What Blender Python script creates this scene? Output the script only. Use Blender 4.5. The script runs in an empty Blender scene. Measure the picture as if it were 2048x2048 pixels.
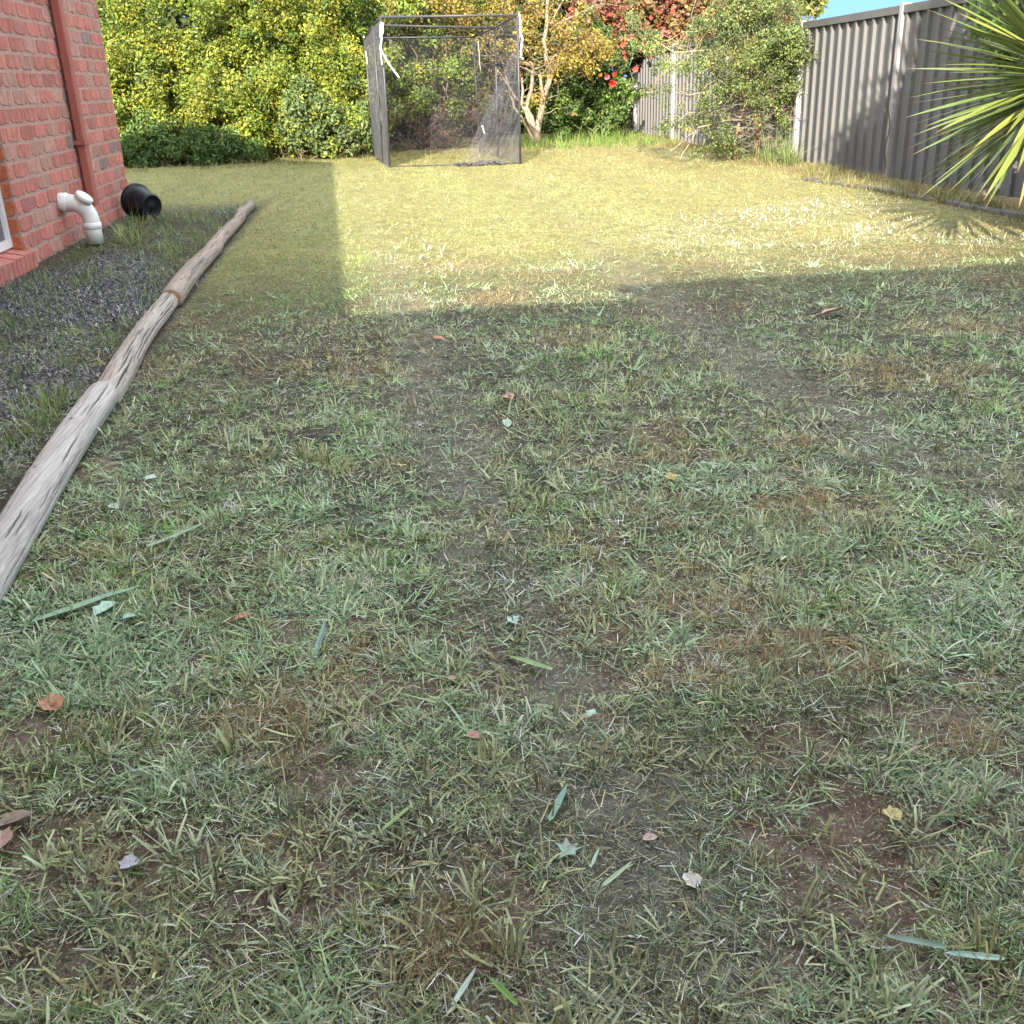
import bpy, bmesh, math, random
import numpy as np
from mathutils import Vector, Matrix, Quaternion
random.seed(7); rng = np.random.default_rng(11)
sc = bpy.context.scene
C = sc.collection
# ------------------------------------------------------------------ camera
R = np.array([[0.99133281, -0.07986795, 0.10430903],
              [-0.12708258, -0.38169366, 0.91551077],
              [-0.03330587, -0.92083172, -0.38853527]])
FPX = 2053.16; H = 0.95
cd = bpy.data.cameras.new('camera'); cam = bpy.data.objects.new('camera', cd); C.objects.link(cam)
q_ = np.column_stack([R[:, 0], -R[:, 1], -R[:, 2]])
U_, _, V_ = np.linalg.svd(q_); q_ = U_ @ V_
M4 = Matrix([[*q_[i], 0] for i in range(3)] + [[0, 0, 0, 1]]); M4.translation = (0, 0, H)
cam.matrix_world = M4
cd.sensor_width = 36; cd.lens = 36 * FPX / 2048; cd.clip_start = 0.02; cd.clip_end = 2000
sc.camera = cam
# ------------------------------------------------------------------ sky and sun
HORIZON_TINT = (.115, .19, .36)
SUN_EL, SUN_AZ = math.radians(25), math.radians(16)     # light travels towards +Y, turned 16 deg to +X
w = bpy.data.worlds.new('World'); sc.world = w; w.use_nodes = True
nt = w.node_tree; bg = nt.nodes['Background']
sky = nt.nodes.new('ShaderNodeTexSky'); sky.sky_type = 'NISHITA'; sky.sun_disc = False
sky.sun_elevation = SUN_EL; sky.sun_rotation = math.radians(180) + SUN_AZ
sky.air_density = 1.0; sky.dust_density = 0.6; sky.ozone_density = 2.5
L = nt.links.new
def wn(t, **k):
    n = nt.nodes.new(t)
    for a, b in k.items(): setattr(n, a, b)
    return n
tc = wn('ShaderNodeTexCoord'); sep = wn('ShaderNodeSeparateXYZ'); L(tc.outputs['Generated'], sep.inputs[0])
# clear blue air low over the fence; broken white cloud higher up, brightened to lift shade
hz = wn('ShaderNodeMapRange'); hz.inputs[1].default_value = .10; hz.inputs[2].default_value = .45; L(sep.outputs[2], hz.inputs[0])
tint = wn('ShaderNodeMix', data_type='RGBA'); tint.inputs[6].default_value = (*HORIZON_TINT, 1); tint.inputs[7].default_value = (1.15, .88, .62, 1); L(hz.outputs[0], tint.inputs[0])
mul = wn('ShaderNodeMix', data_type='RGBA', blend_type='MULTIPLY'); mul.inputs[0].default_value = 1; L(sky.outputs[0], mul.inputs[6]); L(tint.outputs[2], mul.inputs[7])
mp = wn('ShaderNodeMapping'); mp.inputs['Scale'].default_value = (2.2, 2.2, 9); L(tc.outputs['Generated'], mp.inputs[0])
nz = wn('ShaderNodeTexNoise'); nz.inputs['Scale'].default_value = 2.2; nz.inputs['Detail'].default_value = 7; L(mp.outputs[0], nz.inputs['Vector'])
cr = wn('ShaderNodeMapRange'); cr.inputs[1].default_value = .50; cr.inputs[2].default_value = .80; cr.inputs[4].default_value = .9; L(nz.outputs[0], cr.inputs[0])
ccol = wn('ShaderNodeMix', data_type='RGBA'); ccol.inputs[6].default_value = (.8, 1.5, 2.1, 1); ccol.inputs[7].default_value = (35, 35, 34, 1); L(hz.outputs[0], ccol.inputs[0])
mx = wn('ShaderNodeMix', data_type='RGBA'); L(cr.outputs[0], mx.inputs[0]); L(mul.outputs[2], mx.inputs[6]); L(ccol.outputs[2], mx.inputs[7]); L(mx.outputs[2], bg.inputs[0])
bg.inputs[1].default_value = 0.15
sd = bpy.data.lights.new('sun', 'SUN'); sd.energy = 4.0; sd.angle = math.radians(0.6); sd.color = (1, .90, .74)
sun = bpy.data.objects.new('sun', sd); C.objects.link(sun)
SD = Vector((math.sin(SUN_AZ) * math.cos(SUN_EL), math.cos(SUN_AZ) * math.cos(SUN_EL), -math.sin(SUN_EL)))
sun.rotation_mode = 'QUATERNION'; sun.rotation_quaternion = SD.to_track_quat('-Z', 'Y'); sun.location = (-5, -10, 12)
sc.view_settings.view_transform = 'Standard'; sc.view_settings.look = 'None'; sc.view_settings.gamma = 1
sc.view_settings.exposure = 2.05

# ------------------------------------------------------------------ measuring helpers (photo survey -> ground plan)
def gnd(px, py, z=0.):
    v = R @ np.array([px - 1024, py - 1024, FPX]); t = (z - H) / v[2]; return float(v[0] * t), float(v[1] * t)
def at_y(px, py, Y):
    v = R @ np.array([px - 1024, py - 1024, FPX]); t = Y / v[1]; return Vector((v[0] * t, Y, v[2] * t + H))
# ------------------------------------------------------------------ noise
_T = np.random.default_rng(3).random((256, 256))
def vn(x, y, s, o=0):
    x = np.asarray(x, float) / s + 37.3 * o + 1000; y = np.asarray(y, float) / s + 11.7 * o + 1000
    xi = np.floor(x).astype(int); yi = np.floor(y).astype(int); fx = x - xi; fy = y - yi
    fx = fx * fx * (3 - 2 * fx); fy = fy * fy * (3 - 2 * fy)
    a = _T[xi & 255, yi & 255]; b = _T[(xi + 1) & 255, yi & 255]; c = _T[xi & 255, (yi + 1) & 255]; d = _T[(xi + 1) & 255, (yi + 1) & 255]
    return (a * (1 - fx) + b * fx) * (1 - fy) + (c * (1 - fx) + d * fx) * fy
def fbm(x, y, s, o=0, n=4):
    t = 0; a = .5; k = 0
    for i in range(n): t = t + a * vn(x, y, s / 2 ** i, o + i * 5); k += a; a *= .5
    return t / k
def ss(a, b, x): t = np.clip((x - a) / (b - a), 0, 1); return t * t * (3 - 2 * t)
LOGX = -0.96
def height(x, y):
    x = np.asarray(x, float); y = np.asarray(y, float)
    near = 1 - ss(5, 9, np.abs(y)) * .7
    h = (fbm(x, y, .35, 1, 4) - .5) * .035 * near + (fbm(x, y, 2.5, 2, 2) - .5) * .04
    edge = ss(0, .5, np.abs(x + 2.12))
    return h * np.where(x < -1.6, edge, 1)
# ------------------------------------------------------------------ ground patch survey: (cx,cy,rx,ry,strength) in photo px
def blobs(lst, x, y):
    out = np.zeros(np.shape(x))
    for (cx, cy, rx, ry, s) in lst:
        gx, gy = gnd(cx * 1.06, cy * 1.06); ax = abs(gnd((cx + rx) * 1.06, cy * 1.06)[0] - gx) + .02
        ay = max(.04, (gnd(cx * 1.06, (cy - ry) * 1.06)[1] - gnd(cx * 1.06, (cy + ry) * 1.06)[1]) / 2)
        d0 = np.sqrt(((x - gx) / ax) ** 2 + ((y - gy) / ay) ** 2); k = np.nonzero(d0 < 2.1)[0]
        if len(k): wob = (fbm(x[k], y[k], .22 * (1 + gy / 6), 20, 3) - .5) * 1.6; out[k] = np.maximum(out[k], s * (1 - ss(.6, 1.3, d0[k] + wob)))
    return out
BROWN = [(1330, 1145, 110, 34, 1), (1480, 1225, 120, 34, 1), (1600, 1262, 70, 25, .9), (1240, 825, 70, 36, .8), (1290, 860, 90, 24, .8), (960, 795, 60, 30, .7),
         (480, 1372, 90, 36, 1), (600, 1315, 60, 36, .8), (740, 890, 46, 20, .8), (1480, 832, 70, 18, .8), (1340, 592, 110, 20, .7), (1790, 625, 130, 22, .9),
         (840, 1790, 90, 70, .9), (1800, 1400, 70, 22, .9), (690, 1240, 46, 40, .6), (1870, 528, 60, 12, .9), (930, 470, 70, 10, .8), (870, 497, 80, 12, .9),
         (1030, 517, 60, 12, .8), (960, 562, 70, 15, .9), (1590, 422, 160, 12, .9), (1450, 400, 90, 10, .7), (1750, 480, 150, 10, .8), (1100, 640, 60, 20, .5),
         (1700, 700, 150, 30, .6), (1150, 870, 120, 22, .6), (1500, 960, 90, 18, .6), (560, 1460, 40, 30, .7), (1060, 1180, 60, 22, .6), (1250, 1290, 90, 30, .6),
         (300, 330, 300, 14, .6), (1300, 300, 200, 10, .8), (1450, 340, 120, 10, .6), (1650, 1560, 60, 25, .5), (180, 1050, 60, 14, .5), (420, 600, 60, 14, .3)]
LUSH = [(300, 1000, 200, 60, .7), (450, 990, 120, 50, .8), (1100, 625, 120, 26, .8), (1150, 705, 150, 40, .8), (1080, 765, 90, 36, .7), (1810, 985, 90, 26, 1),
        (1650, 980, 60, 20, .8), (520, 420, 120, 60, .5), (560, 560, 90, 60, .6), (330, 690, 70, 60, .5), (760, 520, 100, 60, .5), (720, 430, 80, 50, .5),
        (240, 610, 90, 40, .5), (1500, 1150, 80, 30, .5), (1850, 1080, 80, 30, .4), (230, 480, 110, 16, .7)]
SILVER = [(120, 1200, 160, 80, .9), (200, 1290, 180, 50, .7), (1400, 1000, 240, 60, .9), (1350, 900, 150, 40, .8), (1430, 910, 120, 26, .8), (330, 1480, 90, 30, .8),
          (1440, 1240, 80, 26, .9), (1260, 1220, 50, 30, .7), (620, 950, 200, 50, .5), (740, 860, 80, 40, .5), (1750, 1170, 120, 50, .6), (1600, 1010, 90, 30, .7),
          (1800, 1130, 90, 40, .6), (250, 930, 120, 50, .5), (620, 1120, 200, 60, .6), (780, 1000, 90, 40, .5), (880, 660, 50, 20, .5), (300, 1230, 120, 60, .7)]
SOIL = [(150, 1600, 150, 46, 1), (240, 1650, 120, 40, .8), (600, 1480, 60, 36, .8), (1560, 1520, 90, 60, .9), (1640, 1610, 90, 50, .9), (50, 1850, 80, 70, .9),
        (1900, 1850, 60, 60, 1), (1720, 1700, 70, 60, .9), (1200, 1195, 70, 18, .9), (560, 1200, 90, 22, .6), (180, 885, 30, 40, .9), (330, 1640, 120, 60, .7),
        (430, 1750, 160, 70, .6), (10, 1110, 26, 26, 1), (1740, 1360, 90, 40, .7), (1500, 1400, 90, 36, .6), (640, 1180, 90, 20, .6), (100, 940, 40, 20, .6),
        (200, 1860, 90, 60, .6), (1400, 1560, 60, 40, .4), (700, 1880, 60, 50, .5), (1250, 1440, 60, 26, .4)]
DUST = [(890, 930, 70, 36, .9), (1070, 1300, 60, 50, 1), (1100, 1400, 70, 60, .8), (1180, 1560, 110, 60, .8), (1230, 1650, 130, 60, 1), (1290, 1730, 150, 60, .8),
        (1180, 1480, 80, 60, .7), (980, 1230, 90, 30, .5), (850, 1060, 80, 30, .5), (1350, 1830, 200, 70, .8), (700, 980, 120, 16, .3), (1500, 1720, 90, 50, .6)]
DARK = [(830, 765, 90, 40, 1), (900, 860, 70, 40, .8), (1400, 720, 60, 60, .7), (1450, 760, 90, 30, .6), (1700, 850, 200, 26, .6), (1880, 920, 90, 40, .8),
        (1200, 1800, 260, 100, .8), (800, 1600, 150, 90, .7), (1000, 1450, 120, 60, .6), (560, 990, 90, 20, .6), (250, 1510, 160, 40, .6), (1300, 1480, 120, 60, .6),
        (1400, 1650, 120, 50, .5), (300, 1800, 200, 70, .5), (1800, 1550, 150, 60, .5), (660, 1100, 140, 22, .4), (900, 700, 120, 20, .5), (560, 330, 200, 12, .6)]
WHITE = [(1550, 395, 220, 16, .9), (1750, 425, 200, 18, 1), (1860, 450, 120, 16, 1), (1400, 420, 160, 20, .7), (1500, 455, 160, 14, .6), (790, 480, 60, 30, .4), (810, 560, 50, 20, .5),
         (1100, 510, 90, 12, .5), (860, 550, 40, 10, .5), (760, 440, 40, 14, .4), (1400, 560, 120, 12, .3), (1820, 560, 80, 14, .6), (1280, 450, 90, 20, .5)]
T1 = [gnd(*q) for q in ((1330, 2040), (1270, 1850), (1190, 1620), (1090, 1370), (990, 1130), (925, 960), (880, 810), (830, 700), (790, 560), (740, 420), (725, 345))]
T2 = [gnd(*q) for q in ((2300, 1150), (2040, 985), (1800, 890), (1580, 790), (1450, 700), (1340, 610), (1230, 520), (1120, 430), (1040, 360))]
def track(T, x, y, w):
    d = np.full(np.shape(x), 9.)
    for (xa, ya), (xb, yb) in zip(T[:-1], T[1:]):
        t = np.clip(((x - xa) * (xb - xa) + (y - ya) * (yb - ya)) / ((xb - xa) ** 2 + (yb - ya) ** 2), 0, 1); d = np.minimum(d, np.hypot(x - xa - t * (xb - xa), y - ya - t * (yb - ya)))
    return 1 - ss(.5, 1.2, d / w + (fbm(x, y, .16, 90, 3) - .5) * 1.1)
class P: pass
def patches(x, y):
    p = P(); x = np.asarray(x, float); y = np.asarray(y, float)
    n = fbm(x, y, .5, 30, 4); n2 = fbm(x, y, .18, 31, 3); n3 = fbm(x, y, 1.6, 32, 3)
    sc_ = 1 + np.clip(y, 0, 12) / 7
    p.brown = np.clip(blobs(BROWN, x, y) + ss(.60, .74, fbm(x, y, .55, 33)) * .55, 0, 1)
    p.lush = np.clip(blobs(LUSH, x, y) + ss(.58, .72, fbm(x, y, .7, 34)) * .4, 0, 1)
    p.silver = np.clip(blobs(SILVER, x, y) + ss(.62, .75, fbm(x, y, .3, 35)) * .5, 0, 1)
    p.soil = np.clip(blobs(SOIL, x, y), 0, 1); p.dust = blobs(DUST, x, y); p.dark = blobs(DARK, x, y); p.white = blobs(WHITE, x, y)
    nearf = 1 - ss(2.0, 3.6, y)
    p.soil = np.clip(p.soil + ss(.53, .63, fbm(x, y, .22, 36)) * .85 * (1 - ss(1.2, 1.9, y)), 0, 1) * (1 - .45 * ss(1.5, 2.0, y) * (y < 9))
    # mulched bed between the house and the logs
    bed = ss(LOGX + .02, LOGX - .08, x) * ss(10.5, 9.0, y)
    strip = ss(.35, .6, fbm(x, y * .6, .5, 38, 3))
    p.bed = bed * np.clip(.35 + strip * .9 - ss(5.6, 7.6, y) * .75 - ss(LOGX - .35, LOGX - .1, x) * .35, 0, 1)
    p.bedzone = bed
    # dug verge along the side fence and the garden at the back
    p.verge = np.clip(ss(3.95, 4.2, x) * ss(5, 6, y), 0, 1)
    # mower stripes, running away from the viewer
    p.stripe = .5 + .5 * np.sin((x + .05 * y) * 2 * math.pi / 1.1 + fbm(x, y, 1.2, 39) * 2.5)
    p.track = np.maximum(track(T1, x, y, .13), track(T2, x, y, .15)); p.mott = .38 + 1.24 * fbm(x, y, .13, 91, 3)
    p.n, p.n2, p.n3 = n, n2, n3
    return p
# ------------------------------------------------------------------ materials
def pmat(name, col=(.5, .5, .5), rough=.6, attr=False, noise=None, bump=None, trans=0, metal=0, spec=.5, var=None):
    m = bpy.data.materials.new(name); m.use_nodes = True; t = m.node_tree; b = t.nodes['Principled BSDF']; ln = t.links.new
    b.inputs['Roughness'].default_value = rough; b.inputs['Metallic'].default_value = metal; b.inputs['Specular IOR Level'].default_value = spec
    b.inputs['Base Color'].default_value = (*col, 1)
    src = None
    if attr:
        a = t.nodes.new('ShaderNodeAttribute'); a.attribute_name = 'Col'; src = a.outputs['Color']
    tcn = t.nodes.new('ShaderNodeTexCoord')
    if noise:        # (scale, amount, stretch)
        n = t.nodes.new('ShaderNodeTexNoise'); n.inputs['Scale'].default_value = noise[0]; n.inputs['Detail'].default_value = 6
        mpn = t.nodes.new('ShaderNodeMapping'); mpn.inputs['Scale'].default_value = noise[2] if len(noise) > 2 else (1, 1, 1)
        ln(tcn.outputs['Object'], mpn.inputs[0]); ln(mpn.outputs[0], n.inputs['Vector'])
        mr = t.nodes.new('ShaderNodeMapRange'); mr.inputs[1].default_value = .25; mr.inputs[2].default_value = .75
        mr.inputs[3].default_value = 1 - noise[1]; mr.inputs[4].default_value = 1 + noise[1]; ln(n.outputs[0], mr.inputs[0])
        v = t.nodes.new('ShaderNodeVectorMath'); v.operation = 'SCALE'
        if src: ln(src, v.inputs[0])
        else: v.inputs[0].default_value = col
        ln(mr.outputs[0], v.inputs['Scale']); src = v.outputs[0]
        if var:
            n5 = t.nodes.new('ShaderNodeTexNoise'); n5.inputs['Scale'].default_value = var[1]; n5.inputs['Detail'].default_value = 5
            ln(mpn.outputs[0], n5.inputs['Vector'])
            cr5 = t.nodes.new('ShaderNodeValToRGB'); cr5.color_ramp.elements[0].position = var[2]; cr5.color_ramp.elements[1].position = var[3]
            ln(n5.outputs[0], cr5.inputs[0]); mx5 = t.nodes.new('ShaderNodeMix'); mx5.data_type = 'RGBA'
            ln(cr5.outputs[0], mx5.inputs[0]); ln(src, mx5.inputs[6]); mx5.inputs[7].default_value = (*var[0], 1); src = mx5.outputs[2]
    if src: ln(src, b.inputs['Base Color'])
    if bump:         # (scale, strength, distance, stretch)
        n = t.nodes.new('ShaderNodeTexNoise'); n.inputs['Scale'].default_value = bump[0]; n.inputs['Detail'].default_value = 8
        mpn = t.nodes.new('ShaderNodeMapping'); mpn.inputs['Scale'].default_value = bump[3] if len(bump) > 3 else (1, 1, 1)
        ln(tcn.outputs['Object'], mpn.inputs[0]); ln(mpn.outputs[0], n.inputs['Vector'])
        bp = t.nodes.new('ShaderNodeBump'); bp.inputs['Strength'].default_value = bump[1]; bp.inputs['Distance'].default_value = bump[2]
        ln(n.outputs[0], bp.inputs['Height']); ln(bp.outputs[0], b.inputs['Normal'])
    if trans:
        tl = t.nodes.new('ShaderNodeBsdfTranslucent'); ms = t.nodes.new('ShaderNodeMixShader'); ms.inputs[0].default_value = trans
        out = t.nodes['Material Output']
        if src: ln(src, tl.inputs[0])
        else: tl.inputs[0].default_value = (*col, 1)
        ln(b.outputs[0], ms.inputs[1]); ln(tl.outputs[0], ms.inputs[2]); ln(ms.outputs[0], out.inputs[0])
    return m
M = dict(
    soil=pmat('soil', attr=True, rough=.95, noise=(28, .45), bump=(60, .8, .012), spec=.15),
    grass=pmat('grass', attr=True, rough=.55, trans=.22, spec=.35),
    clip=pmat('clippings', attr=True, rough=.6, trans=.1, spec=.35),
    leaf=pmat('foliage', attr=True, rough=.5, trans=.3, spec=.4),
    brick=pmat('brick', attr=True, rough=.9, noise=(30, .22, (1, 1, 1)), bump=(90, .5, .004), spec=.2, var=((.42, .27, .22), 9, .56, .78)),
    mortar=pmat('mortar', (.40, .26, .22), .95, noise=(40, .25), bump=(120, .6, .004), spec=.15),
    paint=pmat('painted_steel', (.33, .10, .08), .5, noise=(3, .12, (1, 1, .4)), spec=.4),
    pvc=pmat('pvc', (.70, .70, .68), .42, noise=(6, .10), var=((.50, .46, .36), 7, .62, .85)),
    black=pmat('black_plastic', (.006, .008, .013), .5, spec=.35, noise=(14, .35), bump=(50, .08, .002)),
    white=pmat('white_paint', (.72, .72, .72), .4, noise=(10, .06)),
    rope=pmat('rope', (.80, .80, .80), .8, noise=(90, .15)),
    glass=pmat('window_screen', (.10, .10, .11), .35, noise=(60, .25)),
    wood=pmat('weathered_wood', attr=True, rough=.85, noise=(210, .34, (1, .018, 1)), bump=(240, .7, .003, (1, .02, 1)), spec=.15),
    cut=pmat('cut_wood', (.30, .17, .10), .9, noise=(40, .3)),
    steel=pmat('fence_steel', (.108, .106, .110), .48, noise=(2.2, .14, (1, 1, .25)), spec=.4, bump=(5, .12, .01)),
    post=pmat('fence_post_steel', (.27, .265, .275), .42, noise=(6, .15, (1, 1, .3)), var=((.12, .13, .08), 5, .60, .76)),
    pole=pmat('cage_pole', (.045, .045, .055), .5, noise=(12, .2)),
    bark=pmat('bark', attr=True, rough=.9, noise=(30, .35, (1, 1, .3)), bump=(50, .7, .006), spec=.15),
    concrete=pmat('edging', (.125, .12, .115), .9, noise=(18, .3), bump=(50, .6, .008), spec=.2),
    roof=pmat('roof_tile', (.16, .08, .06), .85, noise=(6, .2)),
)
def netmat(th=.10):
    m = bpy.data.materials.new('netting'); m.use_nodes = True; t = m.node_tree; ln = t.links.new; b = t.nodes['Principled BSDF']
    b.inputs['Base Color'].default_value = (.09, .09, .105, 1); b.inputs['Roughness'].default_value = .7
    uv = t.nodes.new('ShaderNodeUVMap'); sp = t.nodes.new('ShaderNodeSeparateXYZ'); ln(uv.outputs[0], sp.inputs[0])
    fac = []
    for k in (0, 1):
        mu = t.nodes.new('ShaderNodeMath'); mu.operation = 'MULTIPLY'; mu.inputs[1].default_value = 1 / .017; ln(sp.outputs[k], mu.inputs[0])
        fr = t.nodes.new('ShaderNodeMath'); fr.operation = 'FRACT'; ln(mu.outputs[0], fr.inputs[0])
        lt = t.nodes.new('ShaderNodeMath'); lt.operation = 'LESS_THAN'; lt.inputs[1].default_value = th * 1.15; ln(fr.outputs[0], lt.inputs[0]); fac.append(lt)
    mxn = t.nodes.new('ShaderNodeMath'); mxn.operation = 'MAXIMUM'; ln(fac[0].outputs[0], mxn.inputs[0]); ln(fac[1].outputs[0], mxn.inputs[1])
    tr = t.nodes.new('ShaderNodeBsdfTransparent'); ms = t.nodes.new('ShaderNodeMixShader')
    ln(mxn.outputs[0], ms.inputs[0]); ln(tr.outputs[0], ms.inputs[1]); ln(b.outputs[0], ms.inputs[2]); ln(ms.outputs[0], t.nodes['Material Output'].inputs[0])
    return m
M['net'] = netmat(); M['net_side'] = netmat(.46); M['net_side'].name = 'netting_side'; M['net_mid'] = netmat(.18); M['net_back'] = netmat(.055)
# ------------------------------------------------------------------ object helpers
def link(name, me, mat=None, parent=None):
    o = bpy.data.objects.new(name, me); C.objects.link(o)
    if mat is not None: me.materials.append(mat)
    if parent is not None: o.parent = parent; o.matrix_parent_inverse = parent.matrix_world.inverted() if False else Matrix.Translation(-parent.location)
    return o
def tag(o, label=None, cat=None, group=None, kind=None):
    if label: o['label'] = label
    if cat: o['category'] = cat
    if group: o['group'] = group
    if kind: o['kind'] = kind
    return o
def empty(name, loc, label, cat, group=None):
    o = bpy.data.objects.new(name, None); C.objects.link(o); o.location = loc; o.empty_display_size = .1
    return tag(o, label, cat, group)
class MB:
    """collects verts, faces and optional per-vertex colours; builds ONE mesh"""
    def __init__(s): s.v = []; s.f = []; s.c = []; s.uv = []
    def add(s, v, f, c=None):
        k = len(s.v); s.v += [tuple(p) for p in v]; s.f += [tuple(i + k for i in q) for q in f]
        if c is not None: s.c += ([tuple(c)] * len(v) if not hasattr(c[0], '__len__') else [tuple(q) for q in c])
    def box(s, a, b, c=None, jit=0):
        x0, y0, z0 = a; x1, y1, z1 = b
        v = [(x0, y0, z0), (x1, y0, z0), (x1, y1, z0), (x0, y1, z0), (x0, y0, z1), (x1, y0, z1), (x1, y1, z1), (x0, y1, z1)]
        if jit: v = [tuple(q + random.uniform(-jit, jit) for q in p) for p in v]
        s.add(v, [(0, 3, 2, 1), (4, 5, 6, 7), (0, 1, 5, 4), (1, 2, 6, 5), (2, 3, 7, 6), (3, 0, 4, 7)], c)
    def tube(s, pts, rad, n=8, c=None, cap=True, squash=1):
        pts = [Vector(p) for p in pts]; m = len(pts)
        if not hasattr(rad, '__len__'): rad = [rad] * m
        t0 = (pts[1] - pts[0]).normalized(); up = Vector((0, 0, 1)) if abs(t0.z) < .9 else Vector((1, 0, 0))
        side = t0.cross(up).normalized(); vs = []
        for i, p in enumerate(pts):
            t = (pts[min(i + 1, m - 1)] - pts[max(i - 1, 0)]).normalized()
            side = (side - t * side.dot(t)).normalized(); u = side.cross(t)
            for k in range(n):
                a = 2 * math.pi * k / n; vs.append(p + (side * math.cos(a) + u * math.sin(a) * squash) * rad[i])
        fs = [(i * n + k, i * n + (k + 1) % n, (i + 1) * n + (k + 1) % n, (i + 1) * n + k) for i in range(m - 1) for k in range(n)]
        if cap: fs += [tuple(range(n))[::-1], tuple((m - 1) * n + k for k in range(n))]
        s.add(vs, fs, c)
    def build(s, name, mat, parent=None, smooth=False):
        me = bpy.data.meshes.new(name); me.from_pydata(s.v, [], s.f)
        if s.c:
            a = me.color_attributes.new('Col', 'FLOAT_COLOR', 'POINT'); arr = np.ones((len(s.v), 4), np.float32); arr[:, :3] = np.array(s.c); a.data.foreach_set('color', arr.ravel())
        if smooth: me.polygons.foreach_set('use_smooth', [True] * len(s.f))
        me.update(); return link(name, me, mat, parent)
def npmesh(name, V, F, col, mat, parent=None, smooth=False):
    """V (n,3), F (m,k) all faces same size, col (n,3)"""
    me = bpy.data.meshes.new(name); V = np.asarray(V, np.float32); F = np.asarray(F, np.int32); k = F.shape[1]
    me.vertices.add(len(V)); me.vertices.foreach_set('co', V.ravel())
    me.loops.add(F.size); me.loops.foreach_set('vertex_index', F.ravel())
    me.polygons.add(len(F)); me.polygons.foreach_set('loop_start', np.arange(0, F.size, k, dtype=np.int32)); me.polygons.foreach_set('loop_total', np.full(len(F), k, np.int32))
    me.update(calc_edges=True)
    if smooth: me.polygons.foreach_set('use_smooth', np.ones(len(F), bool))
    a = me.color_attributes.new('Col', 'FLOAT_COLOR', 'POINT'); arr = np.ones((len(V), 4), np.float32); arr[:, :3] = np.clip(col, 0, 1); a.data.foreach_set('color', arr.ravel())
    return link(name, me, mat, parent)
# ------------------------------------------------------------------ blades of grass (numpy)
def blade_geo(x, y, z0, L_, W_, head, lean, curve, col, seg=3, tipcol=None, blunt=0., roll=None):
    n = len(x); dx, dy = np.cos(head), np.sin(head)
    if roll is None: roll = rng.uniform(-.6, .6, n)
    wx, wy = -np.sin(head + roll), np.cos(head + roll)
    V = np.zeros((n, 2 * (seg + 1), 3)); Cc = np.zeros((n, 2 * (seg + 1), 3)); ph = np.zeros(n); zz = np.zeros(n)
    for s in range(seg + 1):
        t = s / seg; ang = lean + curve * t
        if s: ph = ph + np.sin(ang) * L_ / seg; zz = zz + np.cos(ang) * L_ / seg
        wd = W_ * (1 - (1 - blunt) * t ** 1.6) * (.75 if s == 0 else 1) * .5
        for k, sg in enumerate((-1, 1)):
            V[:, 2 * s + k, 0] = x + dx * ph + wx * wd * sg; V[:, 2 * s + k, 1] = y + dy * ph + wy * wd * sg
            V[:, 2 * s + k, 2] = z0 + np.maximum(zz, .0005) + wd * sg * .5 * np.sin(roll)
            Cc[:, 2 * s + k] = col if tipcol is None else col * (1 - t) + tipcol * t
    f0 = np.array([[2 * s, 2 * s + 1, 2 * s + 3, 2 * s + 2] for s in range(seg)])
    F = (np.arange(n)[:, None, None] * (2 * (seg + 1)) + f0[None]).reshape(-1, 4)
    return V.reshape(-1, 3), F, Cc.reshape(-1, 3)
def join(parts):
    Vs, Fs, Cs = [], [], []; k = 0
    for v, f, c in parts: Vs.append(v); Fs.append(f + k); Cs.append(c); k += len(v)
    return np.concatenate(Vs), np.concatenate(Fs), np.concatenate(Cs)
def sample(n, y0, y1, power=0.):
    """points in the strip of ground the lens can see, with a margin; power>0 puts more near the viewer"""
    u = rng.random(n)
    if power: y = y0 * (y1 / y0) ** u
    else: y = np.sqrt(y0 ** 2 + (y1 ** 2 - y0 ** 2) * u)
    xl = -.62 * y - .35; xr = .60 * y + .35
    x = xl + (xr - xl) * rng.random(n)
    ok = (x > -2.1) | (y > 9.6); ok &= (x < 4.66); return x[ok], y[ok]
def on_log(x, y): return (np.abs(x - (LOGX - np.clip(y - 2, 0, 8) * .015)) < .05) & (y < 9.5)
GREEN = np.array((.085, .165, .045)); PALE = np.array((.21, .31, .19)); OLIVE = np.array((.120, .142, .062)); STRAW = np.array((.36, .31, .17)); BRN = np.array((.25, .175, .10))
SILV = np.array((.36, .43, .31)); YEL = np.array((.30, .30, .075)); GRY = np.array((.16, .15, .12)); DK = np.array((.05, .05, .035))
def mixc(a, b, t): return a * (1 - t[:, None]) + b * t[:, None]
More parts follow.
